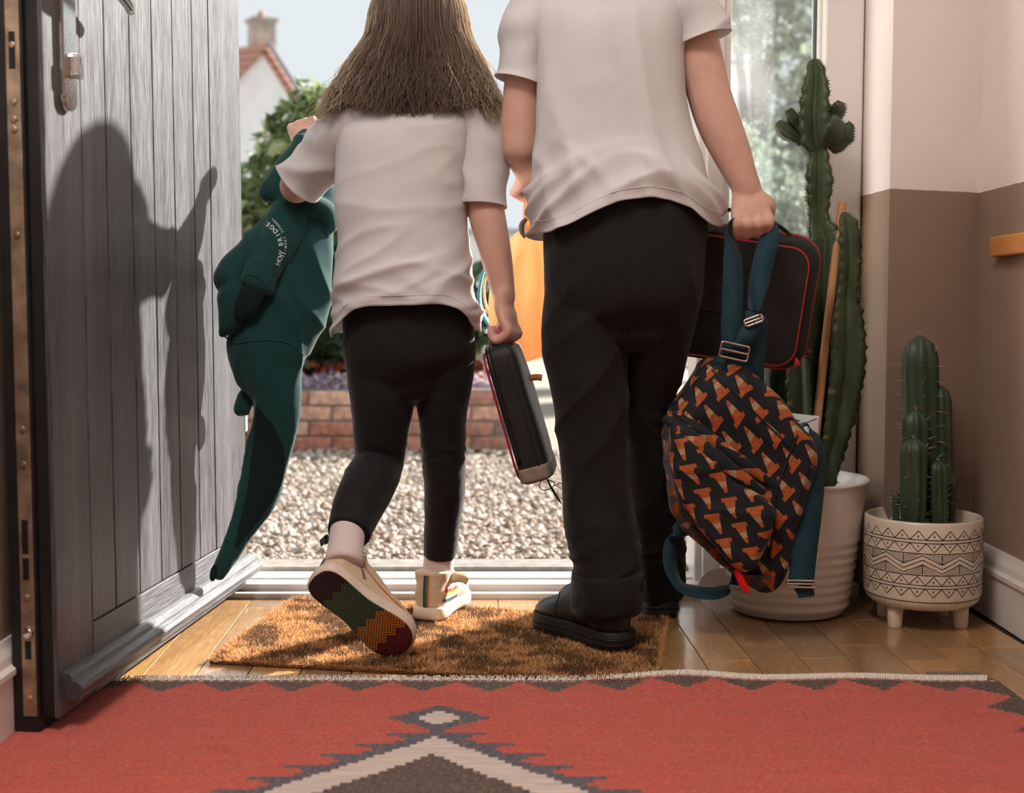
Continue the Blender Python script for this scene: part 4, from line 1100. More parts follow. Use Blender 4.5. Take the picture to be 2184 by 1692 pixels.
# left arm, raised forward
gsL = W(742, 285, 2.31); geL = W(632, 398, 2.375); gwL = W(652, 322, 2.50); ggL = W(650, 276, 2.555)
gparts.append(tube([gsL, W(690, 340, 2.345), geL], [.027, .030, .032], 18, 6)); gparts.append(tube([geL, W(640, 362, 2.44), gwL], [.032, .028, .021], 18, 6))
gparts += hand(gwL, ggL, V((-.3, -.6, .9)), V((1, .2, .0)), .92)
gbody = fuse('body', gparts, .0033, M_skin, girl, 5)
eyes(ghc, 1.0, hR, girl, mat('brown_iris', (.05, .025, .015), .2))
# polo shirt
def g_hem(t):
    # t: angle, -90deg faces the viewer; left = 180
    back = max(0, -math.sin(t)); lf = max(0, -math.cos(t)) ; rt = max(0, math.cos(t))
    return .052 * back ** 1.5 - .012 * lf - .002 * rt + .006 * math.sin(5 * t)
zz = lambda py: W(870, py, gT).z
xx = lambda px: W(px, 500, gT).x
rings = [(zz(705), xx(868), 2.30, .135, .112), (zz(640), xx(868), 2.30, .133, .112), (zz(560), xx(862), 2.30, .127, .103), (zz(470), xx(858), 2.30, .124, .096), (zz(390), xx(857), 2.30, .1245, .092), (zz(320), xx(862), 2.30, .126, .089), (zz(275), xx(872), 2.30, .133, .080), (zz(248), xx(882), 2.305, .125, .066), (zz(228), xx(887), 2.31, .085, .055), (zz(214), xx(889), 2.315, .046, .045)]
v, f = torso_shell(rings, g_hem)
def gw(p):
    b_ = nz(p, 7, 7, 12, 2) * .007 + ridge(V((p.x + p.z * .55, p.y, p.z - .35 * p.x)), 6, 5, 17, 4) * .006 * (.35 + .65 * sstep(.85, .68, p.z))
    low = sstep(.73, .62, p.z)
    b_ += low * .011 * ridge(V((p.x, p.y, p.z - .30 * p.x)), 3.5, 3, 19, 8) + low * .005 * ridge(V((p.x, p.y, p.z + .45 * p.x)), 5, 4, 20, 3)
    return b_ + nz(p, 30, 30, 30, 5) * .001 - .004
shell = subdiv(v, f, gw); HN = 132
gh = [shell[0][4 * HN + j] for j in range(HN)]
slR = tube([W(1018, 268, 2.30), W(1028, 310, 2.297), W(1031, 370, 2.293), W(1031, 418, 2.29), W(1030, 441, 2.288)], [(.050, .046), (.049, .044), (.0475, .0425), (.047, .042), (.047, .042)], 40, 8, V((0, 1, 0)), (1, 0))
slL = tube([W(762, 272, 2.30), W(722, 300, 2.325), W(682, 346, 2.35), W(650, 378, 2.366), W(637, 392, 2.372)], [(.050, .050), (.050, .049), (.049, .047), (.049, .046), (.050, .047)], 40, 8, V((0, 1, 0)), (1, 0))
sw = lambda p: ridge(p, 9, 9, 14, 11) * .008 + nz(p, 18, 18, 24, 1) * .003
shirt = mk('polo_shirt', *join([shell, subdiv(*slR, sw), subdiv(*slL, sw)]), M_shirtG, girl, True, 'white short-sleeved polo shirt')
add_solid(shirt, .0016)
mk('hem_stitch', *ring_tube(gh, .0008, 5), M_shirtG, shirt)
col_r = []
for k in range(40):
    t = 2 * math.pi * k / 40; col_r.append(V((xx(889) + .050 * math.cos(t), 2.315 + .048 * math.sin(t), zz(212) + .006 * math.sin(t))))
sub_c = mk('shirt_collar', *ring_tube(col_r, .010, 10), M_shirtG, shirt)
gb = bvh_of(shirt)
hl_pts = [(a, b_) for a, b_ in ((728, 690), (760, 662), (820, 642), (880, 640), (940, 656), (985, 682), (1010, 700))]
for nm, pth in (('armhole_seam', [(732, 238), (722, 290), (718, 340), (722, 378)]), ('armhole_seam', [(1000, 262), (985, 300), (980, 360), (982, 420)])):
    try: mk(nm, *ribbon_px(gb, pth, 3.0, .0008), M_shirtG, shirt)
    except Exception as ex: print('seam', ex)
# leggings
lp_ = [tube([W(872, 612, gT), W(872, 700, gT), W(872, 770, gT), W(880, 820, gT)], [(.092, .116), (.096, .121), (.090, .117), (.06, .085)], 32, 5, V((0, 1, 0)), (.15, .6), 2.2)]
lp_.append(tube([W(815, 730, 2.292), W(814, 790, 2.296), W(815, 850, 2.30), W(812, 920, 2.31), W(808, 985, 2.315), W(786, 1035, 2.26), W(764, 1080, 2.205), W(743, 1138, 2.145)], [(.066, .062), (.066, .064), (.063, .060), (.054, .051), (.046, .047), (.047, .049), (.044, .045), (.036, .038)], 28, 6, V((0, 1, 0)), (.5, .04)))
lp_.append(tube([W(945, 730, 2.30), W(945, 790, 2.306), W(944, 850, 2.315), W(945, 910, 2.325), W(946, 960, 2.332), W(948, 1040, 2.35), W(944, 1110, 2.365), W(938, 1187, 2.378)], [(.066, .061), (.062, .058), (.056, .050), (.048, .043), (.045, .0415), (.045, .039), (.039, .034), (.034, .031)], 28, 6, V((0, 1, 0)), (.5, .04)))
kneeL, kneeR = W(808, 985, 2.31), W(946, 960, 2.33)
def lw(p):
    a = math.exp(-((p - kneeL).length / .055) ** 2); b_ = math.exp(-((p - kneeR).length / .05) ** 2)
    w1 = ridge(V((p.x, p.y, p.z - .5 * p.x)), 8, 8, 60, 3) * .0035 * a + ridge(V((p.x, p.y, p.z + .1 * p.x)), 6, 6, 70, 4) * .0042 * b_
    return w1 + nz(p, 16, 16, 16, 9) * .0012 + ridge(p, 10, 10, 26, 6) * .0012
leg = fuse('leggings', lp_, .0036, M_legging, girl, 6, lw, 'black ankle-length leggings')
# socks
mk('sock', *tube([W(742, 1132, 2.150), W(738, 1165, 2.125), W(733, 1205, 2.098)], [(.030, .031), (.030, .031), (.034, .034)], 24, 4, None, (.1, .1)), M_sock, girl, True, 'pale ribbed ankle sock')
mk('sock', *tube([W(939, 1150, 2.372), W(935, 1210, 2.383), W(931, 1262, 2.388)], [(.030, .029), (.031, .030), (.034, .032)], 24, 4, None, (.1, .1)), M_sock, girl, True, 'pale ribbed ankle sock')
# sneakers
heelL, toeL = W(666, 1228, 2.045), W(884, 1404, 2.085)
sL, soL, ML = shoe(girl, 'sneaker', heelL, toeL, V((.10, .95, .42)), .214, .092, .026, .078, canvas, rub, M_tread, None, 'beige canvas high-top, heel raised, rainbow tread showing')
heelR = FL(908, 1326, .013); toeR = heelR + V((.045, .175, 0))
sR, soR, MR = shoe(girl, 'sneaker', heelR, heelR + (toeR - heelR).normalized() * .2, V((0, 0, 1)), .200, .084, .025, .068, canvas, rub, M_tread, None, 'beige canvas high-top with rainbow stripe, planted on the mat')
def loc_tape(u, segs, w, cols, nm, par, lab=None):
    """coloured tape lying on a shoe, traced in the shoe's own frame; each colour its own band"""
    M = WM(u); bv = BVHTree.FromPolygons([q_.co for q_ in u.data.vertices], [tuple(p.vertices) for p in u.data.polygons])
    P = catmull([V(s) for s in segs], 5); n = len(cols)
    for k, cm in enumerate(cols):
        vv = []
        for i, p in enumerate(P):
            t = (P[min(i + 1, len(P) - 1)] - P[max(i - 1, 0)]).normalized()
            h = bv.find_nearest(p); nn = h[1]; sd = t.cross(nn).normalized()
            for e in (k / n, (k + 1) / n):
                q_ = h[0] + sd * (e - .5) * w; g = bv.find_nearest(q_); vv.append(g[0] + g[1] * .0011)
        sub_local(nm, vv, [(2 * i, 2 * i + 1, 2 * i + 3, 2 * i + 2) for i in range(len(P) - 1)], cm, par, lab)
tp = {k: mat('tape_' + k, hx(c), .7, .08, 200) for k, c in dict(orange='d06a2a', green='3f6b4c', teal='2d5a66', navy='26303c', red='c2322c', yellow='e0b83a', silver='b9c6c4').items()}
loc_tape(sR, [(-.012, .002, .024), (-.010, .002, .05), (-.006, .002, .070), (-.004, .002, .086)], .012, [tp['navy'], tp['teal'], tp['green'], tp['orange']], 'heel_tape', sR)
loc_tape(sL, [(-.012, .0, .024), (-.010, .0, .05), (-.006, .0, .075), (-.004, .0, .093)], .010, [tp['orange'], tp['green'], tp['teal'], tp['navy']], 'heel_tape', sL)
loc_tape(sR, [(.012, -.040, .047), (.04, -.046, .043), (.07, -.046, .038), (.095, -.044, .040)], .024, [tp['red'], tp['yellow'], tp['silver'], tp['teal']], 'rainbow_stripe', sR)
loc_tape(sL, [(.05, -.03, .085), (.062, -.04, .06), (.075, -.045, .035)], .006, [mat('zip_tape', hx('7e6a58'), .8)], 'side_zip', sL)
loc_tape(sL, [(.065, -.03, .080), (.09, -.04, .055), (.13, -.042, .036), (.165, -.04, .028)], .003, [tp['orange']], 'piping', sL)
sub_local('pull_tab', *strap([V((-.006, 0, .088)), V((-.012, 0, .100)), V((-.007, 0, .110)), V((.0, 0, .100))], .011, V((0, 1, 0)), .002), tp['navy'], sL)
sub_local('strap_flap', *strap([V((.058, -.03, .072)), V((.062, -.044, .075)), V((.067, -.056, .073)), V((.070, -.064, .068))], .020, V((.5, .0, 1)), .004), canvas, sR, 'open hook-and-loop strap')
sub_local('zip_puller', *tube([V((.048, -.042, .088)), V((.053, -.046, .074))], [.0022, .003], 8, 2), chrome, sL)

# hair: dark underlayer plus strands
hair_m, nt, b = newmat('brown_hair_strand', (.1, .07, .05), .36, spec=.6, transl=.5, tcol=(.76, .63, .50))
a = nt.nodes.new('ShaderNodeAttribute'); a.attribute_name = 'col'; nt.links.new(a.outputs[0], b.inputs['Base Color'])
HG = random.Random(11)
def hair_pt(phi, t, dr):
    """phi: angle round the head, 0 = straight back (to the viewer); t 0 crown .. 1 tip"""
    sx, sy = math.sin(phi), -math.cos(phi)
    if t < .42:
        a = t / .42 * math.radians(100)
        r = V((.080 + dr, .094 + dr, .098 + dr)); return ghc + V((r.x * sx * math.sin(a), r.y * sy * math.sin(a) - .008, .018 + r.z * math.cos(a)))
    k = (t - .42) / .58; z_top = ghc.z + .018 - .017; z_end = .945 + .028 * abs(sx) - .012 * (abs(sx) > .85)
    wx = lerp(.080, .150, k ** .8) + dr * 1.3; wy = lerp(.094, .102, k) + dr
    return V((ghc.x - .012 * k + wx * sx, ghc.y - .008 + wy * sy + .018 * k - .050 * k * k * abs(sx), lerp(z_top, z_end, k)))
rings = []
for i in range(15):
    t = .02 + .955 * i / 14
    rings.append([hair_pt(math.radians(-92 + 184 * j / 40), t, -.010) for j in range(41)])
hv, hf = loft(rings, False, False, False)
hairo = thing('hair', None, None); bpy.data.objects.remove(hairo)
hair_u = mk('hair', hv, hf, M_hair, girl, True, 'long loose brown hair, rim light painted into the edges'); add_solid(hair_u, .008)
sv, sf, sc__ = [], [], []
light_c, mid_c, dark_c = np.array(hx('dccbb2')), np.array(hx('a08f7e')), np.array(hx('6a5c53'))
for s in range(2600):
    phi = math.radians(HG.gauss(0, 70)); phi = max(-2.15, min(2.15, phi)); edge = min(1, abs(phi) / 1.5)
    dr = HG.uniform(0, .016); t0 = HG.uniform(0, .35); te = HG.uniform(.82, 1.03) + (.10 * HG.random() if edge > .6 else 0)
    a1, a2, f1, f2 = HG.uniform(.003, .013), HG.uniform(.001, .007), HG.uniform(4, 11), HG.uniform(10, 22); p1, p2 = HG.uniform(0, 6), HG.uniform(0, 6)
    fly = HG.random() < .08
    P = []
    for i in range(13):
        t = lerp(t0, te, i / 12); k = max(0, (t - .42) / .58)
        p = hair_pt(phi + .10 * math.sin(p1 + t * 3) * k, t, dr + (.012 * k if fly else 0))
        p += V((a1 * math.sin(f1 * t * 2 + p1) + a2 * math.sin(f2 * t + p2), .4 * a1 * math.cos(f1 * t * 2 + p2), 0)) * k * (2.0 if fly else 1)
        P.append(p)
    r = HG.uniform(.0005, .0014) if not fly else .00035
    vv, ff = tube(P, [r] * 9 + [r, r * .9, r * .7, r * .3], 3, 1, None, (0, 0))
    n0 = len(sv); sv += vv; sf += [tuple(i + n0 for i in q_) for q_ in ff]
    w = min(1, max(0, edge * 1.1 + HG.gauss(-.18, .22))); cc = dark_c * (1 - w) + light_c * w if w > .5 else dark_c * (1 - w) + mid_c * w  # strands paler towards the sides: backlit rim painted into their colour
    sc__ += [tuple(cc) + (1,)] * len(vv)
me = bpy.data.meshes.new('hair_strands'); me.from_pydata([tuple(p) for p in sv], [], sf)
at = me.color_attributes.new('col', 'FLOAT_COLOR', 'POINT'); at.data.foreach_set('color', np.array(sc__).ravel())
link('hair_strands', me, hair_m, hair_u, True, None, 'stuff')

# ================================================================== the boy
bT = 2.22
boy = thing('person', 'child in a white T-shirt, black trousers and black shoes carrying bags', 'person', FL(1330, 1380))
M_hairB = mat('short_brown_hair', hx('3a2c22'), .5, .35, 60, 300, .2)
bhc = V((W(1300, 0, 2.26).x, 2.27, 1.315))
hp, hRb = head(bhc, 1.08)
bp = hp
bp.append(tube([W(1300, -20, 2.24), V((bhc.x, 2.255, 1.22)), V((bhc.x, 2.26, 1.25))], [.044, .042, .042], 16, 3))
bp.append(tube([W(1333, 560, bT), W(1330, 420, bT), W(1312, 260, bT), W(1300, 100, bT), W(1298, 20, bT)], [(.08, .115), (.085, .118), (.085, .118), (.08, .125), (.055, .09)], 24, 4, V((0, 1, 0))))
bp.append(tube([W(1130, 40, bT), W(1298, 0, bT), W(1478, 30, bT)], [.042, .05, .042], 14, 4))
bl1 = [W(1252, 600, 2.22), W(1252, 760, 2.22), W(1262, 930, 2.235), W(1280, 1100, 2.215), W(1300, 1290, 2.20)]
bl2 = [W(1408, 600, 2.22), W(1396, 760, 2.255), W(1382, 880, 2.30), W(1392, 1050, 2.37), W(1404, 1265, 2.445)]
bp.append(tube(bl1, [.062, .056, .044, .042, .030], 18, 5)); bp.append(tube(bl2, [.060, .05, .038, .036, .028], 18, 5))
# right arm hanging with the bags, back of the hand to the viewer
bwR = W(1592, 402, 2.215); bgR = W(1602, 478, 2.205)
bp.append(tube([W(1482, 40, bT), W(1494, 120, 2.222), W(1512, 200, 2.222), W(1533, 262, 2.22), W(1562, 330, 2.218), bwR], [.032, .0385, .0385, .0385, .0335, .0245], 20, 6))
bp += hand(bwR, bgR, V((0, -1, .1)), V((1, 0, -.1)), 1.10)
# left arm: elbow bent, forearm reaching forward
bwL = W(1122, 366, 2.42); bgL = W(1126, 392, 2.47)
bp.append(tube([W(1128, 50, bT), W(1118, 160, 2.225), W(1110, 245, 2.23), W(1110, 312, 2.235)], [.032, .034, .034, .034], 20, 6)); bp.append(tube([W(1110, 312, 2.235), W(1116, 336, 2.32), bwL], [.034, .031, .023], 20, 6))
bp += hand(bwL, bgL, V((-1, -.2, .5)), V((0, .4, 1)), 1.05)
bbody = fuse('body', bp, .0036, M_skin, boy, 5)
M_hair_keep = M_hair; M_hair = M_hairB
eyes(bhc, 1.08, hRb, boy, mat('blue_iris', (.06, .10, .16), .2))
M_hair = M_hair_keep
# short hair: tufts over the scalp
parts = [ellipsoid(bhc + V((0, -.014, .028)), .083, .098, .094, 28, 16)]
HB = random.Random(4)
for k in range(420):
    a = HB.uniform(0, 6.28); u = HB.uniform(-.25, 1); rr = math.sqrt(max(0, 1 - u * u)); d = V((rr * math.cos(a), rr * math.sin(a), u))
    if d.y > .45 and d.z < .45: continue
    p = bhc + V((0, -.014, .028)) + V((d.x * .083, d.y * .098, d.z * .094)); dr_ = V((d.x * .4, d.y * .3 + .25, -.7 + d.z * .6))
    parts.append(tube([p, p + d * .006 + dr_ * .010, p + d * .004 + dr_ * .024], [.004, .0036, .001], 5, 2))
mk('hair', *join(parts), M_hairB, boy, True, 'short brown hair')
# T-shirt
def b_hem(t):
    d = math.cos(t + math.pi / 2 - .22); back = max(0, d); lf = max(0, -math.cos(t)); rt = max(0, math.cos(t))
    return .034 * back ** 4 + .008 * back - .014 * lf - .004 * rt + .004 * math.sin(4 * t + 1)
zb = lambda py: W(1300, py, bT).z
xb = lambda px: W(px, 400, bT).x
rings = [(zb(490), xb(1331), 2.225, .164, .128), (zb(440), xb(1330), 2.225, .161, .125), (zb(360), xb(1322), 2.225, .153, .118), (zb(280), xb(1312), 2.225, .144, .113), (zb(200), xb(1303), 2.225, .138, .110), (zb(120), xb(1298), 2.225, .137, .106), (zb(60), xb(1296), 2.225, .143, .098), (zb(15), xb(1296), 2.23, .150, .086), (zb(-20), xb(1297), 2.235, .125, .072), (zb(-40), xb(1298), 2.24, .085, .062), (zb(-52), xb(1299), 2.245, .054, .053)]
v, f = torso_shell(rings, b_hem, hemfall=.16)
def bw(p):
    dx = p.x - xb(1350)
    fan = sstep(.93, .80, p.z)
    b_ = nz(p, 6, 6, 5, 2) * .007 + ridge(V((p.x * 1.2 + (p.z - .9) * .30, p.y, p.z * .3)), 10, 4, 5, 4) * .010 * sstep(.74, .86, p.z)
    b_ += fan * .016 * ridge(V((dx, p.y, p.z + 3.2 * dx * dx)), 3.5, 4, 17, 8) + fan * .010 * ridge(V((dx + .8 * (p.z - .75), p.y, p.z)), 12, 4, 6, 2)
    return b_ + nz(p, 30, 30, 30, 5) * .001 - .005
shell = subdiv(v, f, bw)
bh = [shell[0][6 * HN + j] for j in range(HN)]
slR = tube([W(1460, 25, 2.225), W(1482, 45, 2.222), W(1492, 68, 2.22), W(1497, 86, 2.22)], [(.060, .050), (.058, .050), (.058, .050), (.060, .0525)], 40, 8, V((0, 1, 0)), (1, 0))
slL = tube([W(1150, 30, 2.225), W(1126, 75, 2.222), W(1114, 120, 2.222), W(1108, 158, 2.222), W(1104, 174, 2.222)], [(.056, .050), (.052, .046), (.048, .041), (.048, .040), (.049, .041)], 40, 8, V((0, 1, 0)), (1, 0))
tsh = mk('t_shirt', *join([shell, subdiv(*slR, sw), subdiv(*slL, sw)]), M_shirtB, boy, True, 'plain white T-shirt')
add_solid(tsh, .0016)
mk('hem_stitch', *ring_tube(bh, .0008, 5), M_shirtB, tsh)
nk = [V((xb(1299) + .056 * math.cos(2 * math.pi * k / 40), 2.245 + .055 * math.sin(2 * math.pi * k / 40), zb(-52))) for k in range(40)]
mk('neck_band', *ring_tube(nk, .006, 8), M_shirtB, tsh)
# trousers
tp_ = [tube([W(1332, 385, bT), W(1332, 470, bT), W(1332, 560, bT), W(1330, 640, bT), W(1330, 700, bT)], [(.106, .135), (.110, .139), (.110, .139), (.102, .133), (.07, .10)], 32, 5, V((0, 1, 0)), (.15, .6), 2.3)]
tp_.append(tube([W(1250, 600, 2.22), W(1250, 700, 2.222), W(1254, 800, 2.226), W(1262, 900, 2.23), W(1266, 1000, 2.226), W(1275, 1100, 2.215), W(1289, 1190, 2.197), W(1293, 1240, 2.188), W(1294, 1286, 2.185)], [(.080, .069), (.080, .069), (.078, .067), (.072, .062), (.070, .059), (.066, .056), (.060, .051), (.060, .0525), (.064, .055)], 32, 6, V((0, 1, 0)), (.5, .03)))
tp_.append(tube([W(1412, 600, 2.225), W(1402, 700, 2.24), W(1390, 780, 2.265), W(1381, 850, 2.29), W(1383, 920, 2.315), W(1390, 1000, 2.345), W(1396, 1080, 2.375), W(1401, 1160, 2.41), W(1405, 1225, 2.435), W(1406, 1262, 2.448)], [(.078, .066), (.072, .060), (.064, .052), (.058, .045), (.057, .044), (.056, .044), (.055, .044), (.053, .043), (.052, .042), (.052, .042)], 32, 6, V((0, 1, 0)), (.5, .03)))
bk = W(1381, 860, 2.295); bc = W(1290, 1225, 2.2); bc2 = W(1400, 1140, 2.40)
def tw(p):
    a = math.exp(-((p - bk).length / .06) ** 2); c_ = math.exp(-((p - bc).length / .075) ** 2); d_ = math.exp(-((p - bc2).length / .07) ** 2)
    w1 = ridge(V((p.x, p.y, p.z + .6 * p.x)), 7, 7, 34, 3) * .008 * a + ridge(V((p.x, p.y, p.z - .5 * p.x)), 5, 5, 26, 4) * .012 * c_ + ridge(V((p.x, p.y, p.z - .3 * p.x)), 5, 5, 24, 7) * .010 * d_
    return w1 + nz(p, 9, 3, 5, 9) * .005 + ridge(V((p.x + p.z * .22, p.y, p.z)), 11, 2.5, 3, 6) * .006 + ridge(V((p.x - p.z * .45, p.y, p.z)), 9, 2.5, 5, 1) * .006 * sstep(.75, .62, p.z) + .0025
trs = fuse('trousers', tp_, .004, M_trouser, boy, 6, tw, 'black school trousers')
tb_ = bvh_of(trs); P_ = [hit(tb_, px_, py_, .0003) for px_, py_ in ((1342, 470), (1340, 540), (1338, 610), (1336, 680), (1333, 740), (1331, 790))]
mk('seat_seam', *tube([p for p in P_ if p], [.0014] * len([p for p in P_ if p]), 6, 4), M_trouser, trs)
cf = []
for (c0, c1), yy, rr in ((((1292, 1218), (1297, 1303)), 2.180, (.076, .0615)), (((1404, 1222), (1406, 1262)), 2.445, (.056, .046))):
    cf.append(tube([W(*c0, yy), W(*c1, yy)], [rr, rr], 40, 6, V((0, 1, 0)), (0, 0)))
cff = mk('trouser_cuff', *subdiv(*cf[0], lambda p: ridge(p, 9, 9, 16, 3) * .006 + nz(p, 14, 14, 20) * .003), M_trouser, trs, True, 'turned-up cuff'); add_solid(cff, .004)
cff = mk('trouser_cuff', *subdiv(*cf[1], lambda p: ridge(p, 9, 9, 16, 5) * .004 + nz(p, 14, 14, 20) * .002), M_trouser, trs, True, 'turned-up cuff'); add_solid(cff, .004)
# shoes
hL = FL(1338, 1388, .013); tL = FL(1190, 1338, .013); dL_ = (tL - hL).normalized()
uL, sl_, M1 = shoe(boy, 'shoe', hL - dL_ * .0, hL + dL_ * .24, V((0, 0, 1)), .245, .096, .032, .054, blkleather, blkrub, blkrub, None, 'black leather school shoe on the doormat, toe turned out')
hR_ = FL(1408, 1318, .004); hR_ = V((hR_.x, hR_.y, .004))
uR, sr_, M2 = shoe(boy, 'shoe', hR_, hR_ + V((.02, .24, .0)), V((0, 0, 1)), .245, .094, .032, .054, blkleather, blkrub, blkrub, None, 'black leather school shoe stepping over the threshold')
for u in (uL, uR):
    for k in (0.010, .019):
        z_ = k; ol = [V((p.x, p.y, z_)) for p in shoe_sole(.245, .0965, .032)[0][3 * (len(shoe_sole(.245, .0965, .032)[0]) // 6):4 * (len(shoe_sole(.245, .0965, .032)[0]) // 6)]]
        sub_local('sole_groove', *ring_tube(ol, .0012, 5), blkleather, u)
    for xs_ in (.088, .118):
        loc_tape(u, [(xs_, -.05, .035), (xs_ - .004, -.036, .062), (xs_ - .004, 0, .085), (xs_ - .004, .036, .062), (xs_, .05, .035)], .022, [blkleather], 'shoe_strap', u)
    bvx = BVHTree.FromPolygons([q_.co for q_ in u.data.vertices], [tuple(p.vertices) for p in u.data.polygons])
    for pth in ([(.045, .05, .04), (.06, .048, .055), (.075, .046, .040), (.07, .05, .034)], [(.15, .048, .04), (.155, .03, .058), (.157, 0, .065), (.155, -.03, .058), (.15, -.048, .04)], [(.02, .045, .05), (.05, .048, .062), (.075, .04, .068)]):
        pp = [bvx.find_nearest(V(q_))[0] + bvx.find_nearest(V(q_))[1] * .0005 for q_ in [tuple(z9) for z9 in catmull([V(z8) for z8 in pth], 5)]]
        sub_local('stitched_seam', *tube(pp, [.0011] * len(pp), 5, 1), blkrub, u)

# ================================================================== HELD THINGS
def frame_m4(o, X, Z):
    X = X.normalized(); Z = (Z - X * Z.dot(X)).normalized(); Y_ = Z.cross(X)
    return Matrix(((X.x, Y_.x, Z.x, o.x), (X.y, Y_.y, Z.y, o.y), (X.z, Y_.z, Z.z, o.z), (0, 0, 0, 1)))
def puffy_box(w, d, h, r=.02, n=44, m=22, bulge=.0, pw=4.5, wr=None):
    """soft-cornered box centred at the origin: rings up z"""
    rings = []
    for i in range(m + 1):
        t = -1 + 2 * i / m; e = (1 - abs(t) ** 7) ** (1 / 3.2) if abs(t) < 1 else 0.0
        k = max(.05, 1 - (r / min(w, d) * 2) * (1 - e)); z = h / 2 * t; ring = []
        for j in range(n):
            a = 2 * math.pi * j / n; c, s = math.cos(a), math.sin(a)
            x = math.copysign(abs(c) ** (2 / pw), c) * w / 2; y = math.copysign(abs(s) ** (2 / pw), s) * d / 2
            kx = 1 - (1 - e) * r * 2 / w; ky = 1 - (1 - e) * r * 2 / d
            b_ = 1 + bulge * (1 - t * t)
            p = V((x * kx, y * ky * b_, z))
            ring.append(p)
        rings.append(ring)
    v, f = loft(rings)
    if wr: v, f = subdiv(v, f, wr)
    return v, f
# ---- green school hoodie -------------------------------------------
GD = W(600, 800, 2.40)
hood = thing('hooded_sweatshirt', 'dark green school hoodie dangling from the girl\'s raised hand', 'hoodie', W(500, 1240, 2.30))
M_green = weave('bottle_green_fleece', hx('1b403f'), 2400, .35, .95, .12, .22, .08, vs=26)
hparts = []
fl_ = V((0, 1, 0))
# hood: pinched in the fist, flaring to a soft point on the left and a rolled collar on the right
hparts.append(tube([W(655, 290, 2.53), W(636, 330, 2.50), W(612, 372, 2.465), W(598, 405, 2.45), W(592, 424, 2.445)], [(.014, .012), (.020, .016), (.026, .026), (.028, .034), (.022, .036)], 22, 6, fl_, (.6, .5)))
hparts.append(tube([W(640, 418, 2.45), W(600, 420, 2.45), W(566, 424, 2.45)], [(.02, .010), (.018, .011), (.010, .006)], 16, 5, fl_))
hparts.append(tube([W(660, 330, 2.50), W(680, 400, 2.47), W(680, 450, 2.455), W(690, 485, 2.45)], [(.015, .012), (.02, .025), (.028, .028), (.02, .016)], 20, 6, fl_))
hparts.append(tube([W(612, 445, 2.44), W(650, 436, 2.43), W(690, 452, 2.43), W(704, 480, 2.435)], [(.022, .012), (.028, .018), (.026, .020), (.018, .014)], 18, 6, fl_))
# trunk
hparts.append(tube([W(650, 440, 2.45), W(640, 500, 2.44), W(632, 570, 2.425), W(616, 640, 2.41), W(588, 700, 2.395), W(570, 740, 2.385), W(572, 790, 2.38), W(586, 850, 2.375), W(580, 920, 2.37), W(566, 990, 2.365), W(548, 1050, 2.355), W(524, 1110, 2.34), W(494, 1170, 2.32), W(474, 1205, 2.31)],
                   [(.030, .045), (.038, .062), (.042, .072), (.044, .076), (.044, .080), (.042, .078), (.038, .064), (.030, .044), (.022, .040), (.020, .039), (.018, .034), (.016, .027), (.014, .020), (.012, .016)], 30, 7, fl_, (.6, .5)))
hparts.append(tube([W(690, 470, 2.45), W(694, 540, 2.445), W(682, 620, 2.43), W(655, 690, 2.415)], [(.016, .014), (.018, .016), (.018, .018), (.012, .012)], 18, 6, fl_))
# sleeve folded over in front, cuff open towards the viewer
hparts.append(tube([W(628, 440, 2.445), W(598, 500, 2.395), W(568, 565, 2.362), W(548, 608, 2.350)], [(.030, .034), (.030, .036), (.026, .030), (.024, .027)], 24, 6, fl_, (.6, .3)))
# other sleeve swinging out to the left
hparts.append(tube([W(590, 480, 2.43), W(545, 530, 2.40), W(505, 568, 2.375), W(482, 598, 2.355)], [(.03, .028), (.034, .032), (.034, .030), (.026, .024)], 24, 6, fl_, (.6, .6)))
hparts.append(tube([W(500, 600, 2.36), W(498, 650, 2.355), W(488, 690, 2.35), W(476, 712, 2.35)], [(.024, .020), (.028, .022), (.022, .018), (.012, .008)], 20, 6, fl_))
# cuff poking out behind, and the dangling cuff at the very bottom
hparts.append(tube([W(540, 830, 2.405), W(527, 850, 2.40), W(516, 882, 2.395)], [(.012, .018), (.013, .019), (.013, .017)], 16, 5, fl_, (.4, .2)))
hparts.append(tube([W(490, 1172, 2.315), W(474, 1205, 2.305), W(462, 1232, 2.30)], [(.012, .016), (.013, .016), (.012, .013)], 18, 6, fl_, (.4, .3)))
def hw(p):
    tw_ = V((p.x + .35 * (p.z - .4), p.y, p.z - .6 * p.x))
    low = sstep(.62, .35, p.z)
    return nz(p, 11, 11, 7, 3) * .005 + ridge(tw_, 13, 9, 5, 5) * .009 * (1 - .6 * low) + low * ridge(V((p.x - .32 * p.z, p.y, p.z * .15)), 18, 10, 3, 6) * .006 + nz(p, 40, 40, 40) * .0006
ho = fuse('hoodie_body', hparts, .0042, M_green, hood, 9, hw)
hb = bvh_of(ho)
def tubes_on(bvh, pix, r, sub=8, off=.0006):
    P = [hit(bvh, p.x, p.y, off) for p in catmull([V((a, b_, 0)) for a, b_ in pix], sub)]; P = [p for p in P if p is not None]
    Q = [P[0]]
    for p in P[1:]:
        if (p - Q[-1]).length < .04: Q.append(p)
    return tube(Q, [r] * len(Q), 6, 1)
def seam(name, bvh, pix, r, m_, par, lab=None):
    try: return mk(name, *tubes_on(bvh, pix, r), m_, par, True, lab)
    except Exception as ex: print('seam failed', name, ex)
seam('hem_seam', hb, [(478, 716), (500, 732), (532, 728), (560, 726), (600, 728), (630, 740), (646, 758)], .0016, M_green, ho)
seam('cuff_seam', hb, [(528, 586), (545, 590), (560, 600), (566, 614)], .0014, M_green, ho)
seam('hood_seam', hb, [(640, 455), (665, 470), (690, 490), (700, 505)], .0014, M_green, ho)
